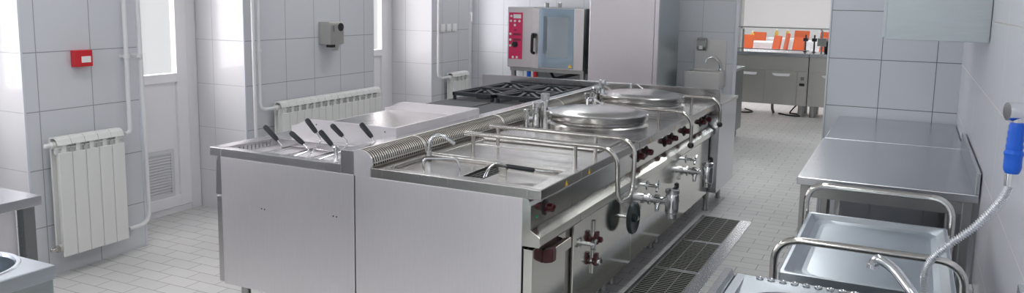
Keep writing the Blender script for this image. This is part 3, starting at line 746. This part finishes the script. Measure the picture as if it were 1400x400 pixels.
# ------------------------------------------------------------------ combi oven on its stand
OX0, OX1, OY, OZ0, OZ1 = -4.10, -3.17, 8.2, .93, 1.60
t = thing('oven_stand', 'open steel stand with shelf and pipes below the combi oven', 'stand', (-3.63, 8.55, 0))
fr = B()
for x in (OX0+.03, OX1-.06):
    for y in (8.24, 8.86): fr.box(x, x+.045, y, y+.045, .001, .90, .004)
fr.box(OX0+.02, OX1-.01, 8.23, 8.92, .885, .925, .004)
obj('frame', fr, 'dull', t)
obj('shelf', B().box(OX0+.03, OX1-.02, 8.25, 8.9, .45, .475, .003), 'dull', t)
obj('side_sheet', B().box(OX0+.08, OX1-.08, 8.88, 8.885, .476, .885), 'dark_steel', t)
for i, (x, m) in enumerate([(-3.95, 'label'), (-3.86, 'blue'), (-3.78, 'red')]):
    obj('hose_coupling', B().cyl((x, 8.27, .78), .024, .104, 'z', 14, .003), m, t)
obj('drain_hose', B().tube(bend([(-3.7, 8.5, .88), (-3.6, 8.4, .80), (-3.45, 8.4, .84), (-3.3, 8.5, .88)], .05), .018, 10), 'black', t)
t = thing('combi_oven', 'steel combi oven with crimson control panel and blue-grey glass door', 'oven', (-3.63, 8.6, OZ0))
obj('cabinet', B().box(OX0, OX1, OY+.035, 8.98, OZ0, OZ1, .008), 'dark_steel', t)
obj('control_front', B().box(OX0, -3.80, OY, OY+.034, OZ0, OZ1, .005), 'oven', t, None)
cf = bpy.data.objects['control_front']
obj('control_panel', B().box(-4.085, -3.915, OY-.003, OY, 1.02, 1.54, .001), 'pink', cf)
obj('display', B().box(-4.03, -3.935, OY-.005, OY-.003, 1.475, 1.52, .001), 'label', cf)
for x, z in ((-4.055, 1.50), (-4.06, 1.445), (-4.01, 1.445), (-3.955, 1.445), (-4.01, 1.40), (-4.065, 1.30), (-4.065, 1.235), (-4.065, 1.17), (-4.03, 1.04), (-3.98, 1.04)):
    bt = B().lathe([(.014, 0), (.014, -.003), (.010, -.0035), (.010, -.001)], (x, OY-.003, z), 'y', 16); obj('button', bt, 'label', cf)

obj('printed_scale', B().box(-4.03, -3.935, OY-.004, OY-.003, 1.285, 1.31).box(-4.03, -3.935, OY-.004, OY-.003, 1.225, 1.25).box(-4.02, -3.99, OY-.004, OY-.003, 1.335, 1.35), 'pinkdark', cf)
obj('selector_knob', B().lathe([(.034, 0), (.032, -.02), (.024, -.026), (0, -.026)], (-4.005, OY-.003, 1.185), 'y', 24), 'black', cf)
dr = obj('door', B().box(-3.792, -3.70, OY-.03, OY+.034, OZ0, OZ1-.005, .006).box(-3.285, OX1, OY-.03, OY+.034, OZ0, OZ1-.005, .006).box(-3.705, -3.28, OY-.01, OY+.034, OZ0, OZ1-.005), 'oven', t)
obj('door_glass', B().box(-3.702, -3.283, OY-.032, OY-.012, OZ0+.012, OZ1-.008, .003), 'glassd', dr)
obj('inner_window', B().box(-3.62, -3.35, OY-.0325, OY-.0318, OZ0+.13, OZ1-.10, .0002), plain('oven_window', (.47, .53, .58), .12, .6, .8), dr)
obj('rack_guide', B().box(-3.645, -3.60, OY-.0332, OY-.0326, OZ0+.17, OZ1-.09, .0002), plain('oven_rack_dark', (.20, .24, .28), .3, .5), dr)  # dark strip for the rack seen behind the door glass
hb2 = B().tube(bend([(-3.74, OY-.03, 1.30), (-3.755, OY-.085, 1.31), (-3.755, OY-.09, 1.11), (-3.74, OY-.06, 1.10)], .03), .017, 12).box(-3.775, -3.73, OY-.075, OY-.03, 1.265, 1.32, .008)
obj('door_handle', hb2, 'black', dr)
obj('warning_sticker', B().prism([(-3.345, .955), (-3.295, .955), (-3.32, .995)], 'y', OY-.0335, OY-.0322), 'yellow', dr)
fl = B()
for x in (-3.78, -3.62): fl.lathe([(.025, OZ1-.001), (.025, OZ1+.05), (.012, OZ1+.06)], (x, 8.55, 0), 'z', 14)
obj('vent_stub', fl, 'dull', t)

# ------------------------------------------------------------------ tall refrigerator
t = thing('tall_refrigerator', 'tall plain stainless cabinet right of the combi oven', 'refrigerator', (-2.67, 8.4, 0))
obj('carcass', B().box(-3.045, -2.300, 8.035, 8.80, .12, 2.05, .004), 'cool', t)
obj('door', B().box(-3.045, -2.345, 8.0, 8.033, .14, 2.03, .006), 'fridge', t)
obj('hinge_strip', B().box(-2.342, -2.300, 8.0, 8.033, .14, 2.03, .004), 'fridge', t)
for x in (-2.98, -2.37):
    for y in (8.1, 8.72): obj('leg', B().cyl((x, y, 0), .025, .125, 'z', 16), 'dull', t)

# ------------------------------------------------------------------ hand basin
t = thing('hand_basin', 'small steel wall basin with tall splashback and curved tap', 'wash basin', (-2.03, 8.9, .72))
obj('splashback', B().box(-2.17, -1.82, 9.035, 9.048, .94, 1.275, .002), 'basin', t)
bw = B(); x0, x1, y0, y1, z0, z1 = -2.20, -1.815, 8.72, 9.034, .745, .945
bw.prism([(x0+.02, z0), (x1-.02, z0), (x1, z0+.05), (x1, z1), (x1-.02, z1), (x1-.03, z0+.08), (x0+.03, z0+.08), (x0+.02, z1), (x0, z1), (x0, z0+.05)], 'y', y0, y1, .002)
bw.box(x0+.003, x1-.003, y0-.004, y0+.02, z0+.01, z1+.001, .006).box(x0+.003, x1-.003, y1-.05, y1-.001, z0+.02, z1, .002)
obj('bowl', bw, 'basin', t)
obj('tap', B().tube(bend([(-1.87, 9.0, .94), (-1.875, 8.99, 1.03), (-1.93, 8.93, 1.10), (-2.00, 8.88, 1.08), (-2.01, 8.875, 1.03)], .05, 8), .011, 12).lathe([(.022, .944), (.022, .955), (.013, .97)], (-1.87, 9.0, 0), 'z', 16), 'chrome', t)
t = thing('soap_dispenser', 'small grey soap dispenser fixed on the hand basin splashback', 'soap dispenser', (-2.08, 9.0, 1.15))
obj('housing', B().prism([(9.034, 1.155), (8.97, 1.165), (8.95, 1.20), (8.95, 1.275), (8.975, 1.30), (9.034, 1.30)], 'x', -2.135, -2.035, .006), 'dull', t)
obj('push_plate', B().box(-2.105, -2.065, 8.944, 8.951, 1.175, 1.215, .003), 'label', t)

# cabinet behind the wall end
t = thing('rear_cabinet', 'dark-sided steel cabinet standing behind the tiled wall end', 'cabinet', (-2.3, 9.9, 0))
obj('body', B().box(-2.85, -1.875, 9.30, 10.44, .12, .87, .004), 'dark_steel', t)
obj('worktop', B().box(-2.86, -1.86, 9.29, 10.46, .87, .90, .003), 'cool', t)
for x in (-2.75, -1.94):
    for y in (9.4, 10.40): obj('leg', B().box(x-.02, x+.02, y-.02, y+.02, 0, .122, .002), 'dull', t)

# ------------------------------------------------------------------ serving counter
SY = 12.70
def counter_unit(x0, x1, label, doors, panel=None, legs=()):
    t = thing('serving_counter', label, 'serving counter', ((x0+x1)/2, SY+.3, 0))
    obj('carcass', B().box(x0, x1, SY+.02, SY+.62, .17, .905, .003), 'counter', t)
    obj('top_slab', B().box(x0, x1, SY-.02, SY+.66, .905, .955, .004), 'table', t)
    obj('fascia', B().box(x0+.002, x1-.002, SY, SY+.018, .69, .90, .002), 'counter', t)
    for a, c in doors:
        dd_ = obj('door', B().box(a+.004, c-.004, SY, SY+.018, .175, .683, .003), 'counter', t)
        m = (a+c)/2
        obj('door_handle', B().prism([(m-.13, .645), (m+.13, .645), (m+.12, .605), (m-.08, .605), (m-.12, .62)], 'y', SY-.02, SY-.001, .002), 'label', dd_)
    if panel:
        p_ = obj('switch_panel', B().box(panel[0]+.003, panel[1]-.003, SY, SY+.018, .175, .683, .002), 'counter', t)
        m = sum(panel)/2
        obj('switch', B().box(m-.025, m+.025, SY-.006, SY, .555, .605, .002), 'dark_steel', p_)
        obj('socket', B().box(m-.04, m+.035, SY-.008, SY, .47, .51, .003), 'black', p_)
    for x in legs:
        for y in (SY+.08, SY+.55): obj('leg', B().cyl((x, y, 0), .045, .172, 'z', 16), 'dull', t)
    return t
counter_unit(-3.0, -1.345, 'long steel serving counter section with two white-handled doors', [(-2.95, -2.46), (-2.455, -1.965), (-1.96, -1.49)], (-1.485, -1.352), (-2.9, -1.42))
counter_unit(-1.335, -.25, 'short steel serving counter section at the right of the pass', [(-1.27, -.77), (-.765, -.27)], None, (-1.255, -.35))
t = thing('sneeze_guard', 'glass guard on slim steel posts above the serving counter', 'glass guard', (-1.6, SY+.3, .956))
obj('top_glass', B().box(-3.0, -.3, SY+.10, SY+.50, 1.322, 1.330), 'glass', t)
obj('front_glass', B().box(-3.0, -.3, SY+.085, SY+.092, 1.03, 1.325), 'glass', t)
obj('top_edge', B().box(-3.0, -.3, SY+.083, SY+.094, 1.316, 1.332), 'dull', t)
obj('bottom_edge', B().box(-3.0, -1.36, SY+.06, SY+.10, .99, 1.002), 'dark_steel', t)
for x in (-2.37, -1.21): obj('post', B().tube(bend([(x, SY+.30, .956), (x, SY+.30, 1.29), (x, SY+.11, 1.31)], .04), .014, 10), 'dull', t)
obj('post_clamp', B().box(-1.27, -1.14, SY+.26, SY+.34, 1.06, 1.18, .006), 'dull', t)
for pts, nm in (([(-2.55, 12.9, .02), (-2.35, 12.75, .012), (-2.2, 12.72, .012), (-2.12, 12.9, .012), (-2.3, 13.1, .02)], 'black cable curled on the floor under the left of the counter'),
                ([(-1.75, 12.9, .012), (-1.6, 12.74, .012), (-1.42, 12.70, .012), (-1.38, 12.9, .012), (-1.55, 13.0, .012), (-1.6, 12.85, .03), (-1.50, 12.95, .16)], 'black cable coiled on the floor beside the counter legs'),):
    tag(obj('power_cable', B().tube(bend(pts, .12), .011, 8), 'cable'), nm, 'cable')
tag(obj('drain_pipe', B().tube(bend([(-1.86, 12.95, .168), (-1.86, 12.93, .08), (-1.83, 12.88, .02)], .04), .022, 10), 'dull'), 'short grey drain pipe under the middle of the serving counter', 'pipe')

# ------------------------------------------------------------------ dining room: covered chairs, laid tables
def dchair(x, y, rot, label):
    t = thing('dining_chair', label, 'chair', (x, y, 0), 'orange dining chairs'); t.rotation_euler = (0, 0, rot)
    def o2(n, b, m):
        bmesh.ops.translate(b.bm, vec=Vector((x, y, 0)), verts=b.bm.verts[:]); return obj(n, b, m, t)
    o2('seat', B().box(-.22, .22, -.22, .22, .43, .48, .02), 'wood')
    o2('backrest', B().prism([(.17, .46), (.215, .46), (.285, .95), (.25, .96)], 'y', -.21, .21, .008), 'orange')
    for sx in (-1, 1):
        for sy in (-1, 1): o2('leg', B().box(sx*.19-.02, sx*.19+.02, sy*.19-.02, sy*.19+.02, 0, .435, .003), 'wood')
k = 0
chairs = [(1012, 19.0, .2, 'orange dining chair at the far left edge of the serving pass'), (1029, 20.9, .05, 'second orange dining chair from the left beyond the serving counter'), (1048, 19.1, -.65, 'orange dining chair standing before the first white-clothed table'),
          (1062, 20.85, -.85, 'narrow orange dining chair between the left and middle tables'), (1079, 18.6, -.45, 'orange dining chair in the middle of the pass, beside a yellow bottle'), (1090, 22.95, .1, 'orange dining chair behind the middle white table, farthest back'),
          (1112, 19.4, -.75, 'orange dining chair just left of the right guard post'), (1126, 22.4, .1, 'rightmost orange dining chair beyond the serving counter')]
for px, Y, rt, nm in chairs:
    x, z = P(px, 60, Y); dchair(x, Y, 1.15+rt, nm)
def dtable(px, Y, wx, wy, label):
    x, z = P(px, 60, Y); t = thing('dining_table', label, 'table', (x, Y, 0), 'white-clothed dining tables')
    obj('tabletop', B().box(x-wx/2, x+wx/2, Y-wy/2, Y+wy/2, .74, .77, .004), 'wood', t)
    for sx in (-1, 1):
        for sy in (-1, 1): obj('leg', B().box(x+sx*(wx/2-.06)-.03, x+sx*(wx/2-.06)+.03, Y+sy*(wy/2-.06)-.03, Y+sy*(wy/2-.06)+.03, 0, .741, .003), 'wood', t)
    # cloth: top sheet with hanging, softly folded sides
    b = B(); n = 24; ring = []
    def rim(s_, z, k): 
        out = []
        for i in range(4*n):
            q, u = divmod(i, n); u = u/n*2-1
            cx, cy = [(u, -1), (1, u), (-u, 1), (-1, -u)][q]
            fo = k*math.sin(i*1.7)*.5
            out.append(b.bm.verts.new((x+cx*(wx/2+s_+fo), Y+cy*(wy/2+s_+fo), z)))
        return out
    R1, R2, R3 = rim(.002, .778, 0), rim(.012, .765, .004), rim(.035, .50, .03)
    b.bm.faces.new(R1)
    for A_, B_ in ((R1, R2), (R2, R3)):
        for i in range(4*n): b.bm.faces.new([A_[i], A_[(i+1) % (4*n)], B_[(i+1) % (4*n)], B_[i]])
    o = tag(obj('tablecloth', b, 'cloth'), label.replace('dining table', 'tablecloth draped over dining table').replace('laid with a white cloth', 'in the pass view'), 'tablecloth', 'white tablecloths')
    md = o.modifiers.new('thickness', 'SOLIDIFY'); md.thickness = .003
    return x
for px, Y, nm in ((1035, 20.0, 'left dining table laid with a white cloth'), (1070, 22.2, 'middle dining table laid with a white cloth'), (1107, 21.2, 'right dining table laid with a white cloth')):
    xt = dtable(px, Y, .78, .78, nm)
for px, Y, m, nm in ((1028, 20.1, 'mustard', 'yellow bottle standing on the left clothed table'), (1061, 22.1, 'mustard', 'left yellow bottle on the middle clothed table'), (1076, 22.2, 'mustard', 'right yellow bottle on the middle clothed table')):
    x, z = P(px, 60, Y); 
    bo = thing('condiment_bottle', nm, 'bottle', (x, Y, .78), 'yellow condiment bottles')
    obj('bottle_body', B().lathe([(.04, .78), (.045, .79), (.045, .93), (.02, .98)], (x, Y, 0), 'z', 14), m, bo)
    obj('cap', B().lathe([(.02, .98), (.018, 1.02)], (x, Y, 0), 'z', 12), 'label', bo)
# tables under the odd bottle, coffee machine on the right
t = thing('soup_kettle', 'dark round soup kettle standing on the right of the serving counter', 'soup kettle', (-1.12, SY+.40, .956))
obj('pot', B().lathe([(.10, .956), (.12, .965), (.125, 1.10), (.12, 1.13)], (-1.06, SY+.36, 0), 'z', 28), 'black', t)
obj('lid', B().lathe([(.125, 1.13), (.12, 1.145), (.05, 1.16), (.02, 1.165), (.02, 1.18), (0, 1.182)], (-1.06, SY+.36, 0), 'z', 28), 'dark_steel', t)
for px, nm in ((1102, 'slim black post standing left of the other black post on the counter'), (1114, 'slim black post just left of the guard clamp')):
    x, _ = P(px, 50, SY+.45)
    t = thing('counter_post', nm, 'post', (x, SY+.45, .956))
    obj('stem', B().lathe([(.03, .956), (.03, .965), (.012, .97), (.012, 1.22)], (x, SY+.45, 0), 'z', 12), 'black', t)
    obj('head', B().box(x-.035, x+.035, SY+.42, SY+.48, 1.12, 1.17, .008), 'black', t)

# ------------------------------------------------------------------ work tables by the right wall
def worktable(x0, x1, y0, y1, label, splash=True):
    t = thing('work_table', label, 'work table', ((x0+x1)/2, (y0+y1)/2, 0))
    obj('tabletop', B().box(x0, x1, y0, y1, .812, .852, .004), 'table', t)
    if splash: obj('upstand', B().box(x1-.018, x1, y0+.001, y1-.001, .852, .955, .003), 'table', t)
    for x in (x0+.015, x1-.06):
        for y in (y0+.03, y1-.07): obj('leg', B().box(x, x+.04, y, y+.04, .001, .812, .003), 'dull', t)
    fr = B().box(x0+.03, x1-.03, y0+.04, y0+.06, .745, .811).box(x0+.03, x1-.03, y1-.06, y1-.04, .745, .811).box(x0+.02, x0+.04, y0+.05, y1-.05, .745, .811)
    obj('apron', fr, 'dull', t)
    obj('lower_shelf', B().box(x0+.055, x1-.06, y0+.075, y1-.075, .20, .225, .002), 'table', t)
    return t
worktable(-.456, .328, 4.14, 5.445, 'nearer steel work table with raised back edge beside the right wall')
worktable(-.450, .328, 5.46, 6.585, 'farther steel work table against the tiled alcove wall', False)
t = thing('wall_cabinet', 'pale steel wall cabinet hanging above the work tables', 'wall cabinet', (.11, 5.0, 1.53))
obj('carcass', B().box(-.118, XR-.001, 4.49, 5.6, 1.53, 2.13, .004), 'cool', t)
obj('side_panel', B().box(-.120, XR-.002, 4.468, 4.489, 1.527, 2.133, .003), 'cool', t)
for a, c in ((4.495, 5.045), (5.05, 5.595)): obj('door', B().box(-.137, -.119, a, c, 1.535, 2.125, .003), 'cool', t)

# ------------------------------------------------------------------ serving trolley
t = thing('serving_trolley', 'steel serving trolley with tubular end handles and shallow trays', 'trolley', (-.08, 3.15, 0))
tx0, tx1, ty0, ty1 = -.352, .200, 2.70, 3.60
def handle(y): 
    pts = bend([(tx0, y, .10), (tx0, y, .935), (tx1, y, .935), (tx1, y, .10)], .085, 8)
    return B().tube(pts, .0125, 14)
obj('end_frame', handle(ty0), 'tube', t); obj('end_frame', handle(ty1), 'tube', t)
def traymesh(z, mat):
    b = B(); x0, x1, y0, y1 = tx0+.014, tx1-.014, ty0+.014, ty1-.014
    rings = []
    def rr(ins, zz, rad):
        out = []
        for cx, cy, a0 in ((x1-ins-rad, y1-ins-rad, 0), (x0+ins+rad, y1-ins-rad, PI/2), (x0+ins+rad, y0+ins+rad, PI), (x1-ins-rad, y0+ins+rad, 1.5*PI)):
            for i in range(7): a = a0+PI/2*i/6; out.append(b.bm.verts.new((cx+rad*math.cos(a), cy+rad*math.sin(a), zz)))
        return out
    R_ = [rr(0, z-.03, .01), rr(0, z, .01), rr(.004, z+.003, .01), rr(.014, z+.002, .02), rr(.040, z-.014, .05), rr(.060, z-.020, .07), rr(.075, z-.0215, .08)]
    for A_, B_ in zip(R_, R_[1:]):
        for i in range(28): fc = b.bm.faces.new([A_[i], A_[(i+1) % 28], B_[(i+1) % 28], B_[i]])
    b.bm.faces.new(R_[-1])
    return b
for z, m in ((.815, 'tray'), (.50, 'tray'), (.19, 'tray')): obj('tray', traymesh(z, m), m, t)
for x in (tx0, tx1):
    for y in (ty0, ty1):
        cs = obj('caster', B().box(x-.014, x+.014, y-.02, y+.02, .055, .105, .004), 'dull', t)
        obj('wheel', B().lathe([(.045, -.011), (.050, -.006), (.050, .006), (.045, .011)], (x, y, .0505), 'x', 20), 'rubber', cs)

# ------------------------------------------------------------------ sink unit, bottom right
t = thing('sink_unit', 'steel sink unit with raised left lip at the bottom right', 'sink', (-.08, 1.8, 0))
sx0, sx1, sy0, sy1, sz = -.440, .330, 1.0, 2.525, .850
bx0, bx1, by0, by1 = -.375, .20, 1.90, 2.425
deck = B()
# deck with an oval-cornered bowl opening, bowl pressed down
def rrect(b, x0, x1, y0, y1, rad, z, n=8):
    out = []
    for cx, cy, a0 in ((x1-rad, y1-rad, 0), (x0+rad, y1-rad, PI/2), (x0+rad, y0+rad, PI), (x1-rad, y0+rad, 1.5*PI)):
        for i in range(n+1): a = a0+PI/2*i/n; out.append(b.bm.verts.new((cx+rad*math.cos(a), cy+rad*math.sin(a), z)))
    return out
lo = [rrect(deck, sx0, sx1, sy0, sy1, .003, sz-.05), rrect(deck, sx0, sx1, sy0, sy1, .003, sz), rrect(deck, sx0+.004, sx1-.004, sy0+.004, sy1-.004, .004, sz+.003),
      rrect(deck, sx0+.03, sx1-.03, sy0+.03, sy1-.02, .01, sz+.002), rrect(deck, bx0-.02, bx1+.02, by0-.02, by1+.02, .16, sz-.004), rrect(deck, bx0, bx1, by0, by1, .14, sz-.012), rrect(deck, bx0+.012, bx1-.012, by0+.012, by1-.012, .13, sz-.06), rrect(deck, bx0+.03, bx1-.03, by0+.03, by1-.03, .11, sz-.22)]
for A_, B_ in zip(lo, lo[1:]):
    m_ = len(A_)
    for i in range(m_): deck.bm.faces.new([A_[i], A_[(i+1) % m_], B_[(i+1) % m_], B_[i]])
deck.bm.faces.new(lo[-1])
dk = obj('sink_deck', deck, 'sink', t)
obj('left_lip', B().prism([(-.473, .80), (-.473, .870), (-.4515, .871), (-.4412, .848), (-.4412, .80)], 'y', sy0, sy1-.018, .001), 'table', t)
obj('wall_upstand', B().box(sx1-.018, sx1, sy0, sy1, sz+.003, sz+.10, .003), 'table', t)
wv = B()
for i in range(17):
    x = -.365+i*.034; wv.tube([Vector((x, sy1-.016, sz+.005))+Vector((math.cos(a/10*2*PI)*.010, math.sin(a/10*2*PI)*.007, 0)) for a in range(10)], .0022, 6, closed=True)
obj('glare_rings', wv, 'chrome', t)  # chrome rings modelled for the row of glare blobs along the rear edge
obj('cabinet', B().box(sx0-.05, sx1-.03, sy0+.02, sy1-.03, .12, .60, .003), 'dull', t)
for x in (sx0-.02, sx1-.06):
    for y in (sy0+.05, sy1-.08): obj('leg', B().box(x-.018, x+.018, y-.018, y+.018, .001, .80, .002), 'dull', t)
pt = [P(px, py, Y) + (Y,) for px, py, Y in ((1193.5, 361, 1.98), (1200, 352, 1.97), (1222, 366, 1.95), (1254, 408, 1.90))]
path = [(a, c, b_) for a, b_, c in pt] + [(.13, 1.86, .95), (.14, 1.85, .858)]
tp = B().tube(bend(path, .03), .0115, 14)
tp.lathe([(.030, .857), (.030, .868), (.020, .875), (.018, .95), (.012, .955)], (.14, 1.85, 0), 'z', 18)
obj('swivel_tap', tp, 'chrome', t)
obj('tap_nozzle', B().tube([Vector(path[0])+Vector((0, 0, .002)), Vector(path[0])+Vector((0, 0, -.008))], .0130, 14), 'chrome', bpy.data.objects['swivel_tap'])

# pre-rinse hose with blue grip
t = thing('rinse_spray', 'pre-rinse spray with blue grip and ribbed steel hose on the right wall', 'rinse spray', (.21, 1.95, 1.07))
hp = [P(px, py, 1.95) for px, py in ((1272, 430), (1265, 400), (1264, 376), (1274, 354), (1299, 333), (1332, 310), (1360, 283), (1376, 262), (1382, 243))]
hp3 = [(x, 1.95, z) for x, z in hp]; hp3 = [(.10, 1.92, .86)] + hp3
def smooth(ptsv, n):
    Q = [Vector(p) for p in ptsv]; Q = [2*Q[0]-Q[1]]+Q+[2*Q[-1]-Q[-2]]; out = []
    for i in range(1, len(Q)-2):
        for j in range(n):
            t_ = j/n; a, b_, c, e = Q[i-1], Q[i], Q[i+1], Q[i+2]
            out.append(.5*((2*b_)+(-a+c)*t_+(2*a-5*b_+4*c-e)*t_*t_+(-a+3*b_-3*c+e)*t_**3))
    out.append(Q[-2]); return out
sp_ = smooth(hp3, 44)
obj('hose', B().tube(sp_, [.0070+.0016*(1 if i % 4 < 2 else -1) for i in range(len(sp_))], 12), 'hose', t)
def pp(px, py, Y=1.95): x, z = P(px, py, Y); return Vector((x, Y, z))
a, c = pp(1382, 246), pp(1391, 166)
ax = c-a
g = B(); pr = [.013, .0165, .0175, .0172, .0172, .0172, .0195, .0155, .017, .0148, .0165, .0145, .016, .014, .015, .012]
g.tube([a+ax*(.12+.86*i/15) for i in range(16)], pr, 18); obj('blue_grip', g, 'blue', t)
obj('hose_ferrule', B().tube([a-ax*.10, a+ax*.12], [.0125, .0125], 14), 'chrome', t)
v0 = pp(1377, 152); 
sv = B().tube([c-ax*.02, c+ax*.18], .008, 12).tube([v0, v0+Vector((.012, .004, 0)), v0+Vector((.05, .02, .0))], [.019, .020, .016], 18).tube([v0+Vector((.05, .02, 0)), (XR-.001, 2.01, v0.z)], .010, 12)
sv.tube([(XR-.012, 2.01, v0.z), (XR-.001, 2.01, v0.z)], .026, 18)
obj('spray_valve', sv, 'chrome', t)
t = thing('wall_socket', 'small white socket box low on the right wall', 'socket', (XR, 4.3, .36))
obj('box', B().box(XR-.04, XR-.001, 4.05, 4.13, .36, .44, .005), 'label', t)
obj('cable_conduit', B().tube([(XR-.02, 4.09, .361), (XR-.02, 4.09, .001)], .009, 8), 'label', t)

# ------------------------------------------------------------------ bottom-left units
t = thing('corner_table', 'steel work table at the left edge with thick top', 'work table', (-3.8, 1.6, 0))
obj('tabletop', B().box(-4.40, -3.205, .4, 2.085, .812, .852, .003), 'table', t)
for x in (-4.36, -3.25):
    for y in (.44, 2.035): obj('leg', B().box(x-.02, x+.025, y-.02, y+.03, .001, .812, .003), 'dark_steel', t)
obj('back_sheet', B().box(-3.265, -3.255, .48, 2.0, .16, .811), 'side', t)
t = thing('bain_marie', 'low steel unit with a round well at the bottom left corner', 'bain marie', (-2.8, 1.1, 0))
bx, by, R_ = -2.56, 1.38, .155
b = B(); n = 48
X0, X1, Y0, Y1, Z = -3.15, -2.345, .3, 1.553, .852
def sq(z, ins=0): return [ (lambda a: (lambda s_: b.bm.verts.new((min(max(bx+math.cos(a)*s_, X0+ins), X1-ins), min(max(by+math.sin(a)*s_, Y0+ins), Y1-ins), z)))(9))(2*PI*(i+.5)/n) for i in range(n)]
def outer(z, ins=0):
    out = []
    for i in range(n):
        a = 2*PI*i/n; dx, dy = math.cos(a), math.sin(a)
        tx = ((X1-ins-bx)/dx if dx > 0 else (X0+ins-bx)/dx) if abs(dx) > 1e-6 else 9
        ty = ((Y1-ins-by)/dy if dy > 0 else (Y0+ins-by)/dy) if abs(dy) > 1e-6 else 9
        s_ = min(tx, ty); out.append([bx+dx*s_, by+dy*s_, z])
    for cx, cy in ((X0+ins, Y0+ins), (X1-ins, Y0+ins), (X0+ins, Y1-ins), (X1-ins, Y1-ins)):
        j = min(range(n), key=lambda i: (out[i][0]-cx)**2+(out[i][1]-cy)**2); out[j][0], out[j][1] = cx, cy
    return [b.bm.verts.new(p) for p in out]
def circ(rad, z): return [b.bm.verts.new((bx+rad*math.cos(2*PI*i/n), by+rad*math.sin(2*PI*i/n), z)) for i in range(n)]
Rg = [outer(Z-.045), outer(Z-.003), outer(Z, .003), circ(R_+.018, Z), circ(R_+.014, Z+.004), circ(R_+.004, Z+.003), circ(R_, Z-.006), circ(R_-.004, Z-.16), circ(R_-.05, Z-.18)]
for A_, B_ in zip(Rg, Rg[1:]):
    for i in range(n): b.bm.faces.new([A_[i], A_[(i+1) % n], B_[(i+1) % n], B_[i]])
b.bm.faces.new(Rg[-1])
obj('top_with_well', b, 'tray', t)
obj('body', B().box(X0+.01, X1-.008, Y0+.01, Y1-.008, .15, Z-.19, .003), 'side', t)
obj('side_skirt', B().box(X1-.012, X1-.004, Y0+.01, Y1-.006, .15, Z-.046, .002).box(X0+.01, X1-.012, Y1-.014, Y1-.006, .15, Z-.046, .002), 'cool', t)
for x in (X0+.08, X1-.08):
    for y in (Y0+.08, Y1-.08): obj('leg', B().cyl((x, y, 0), .022, .152, 'z', 14), 'dull', t)
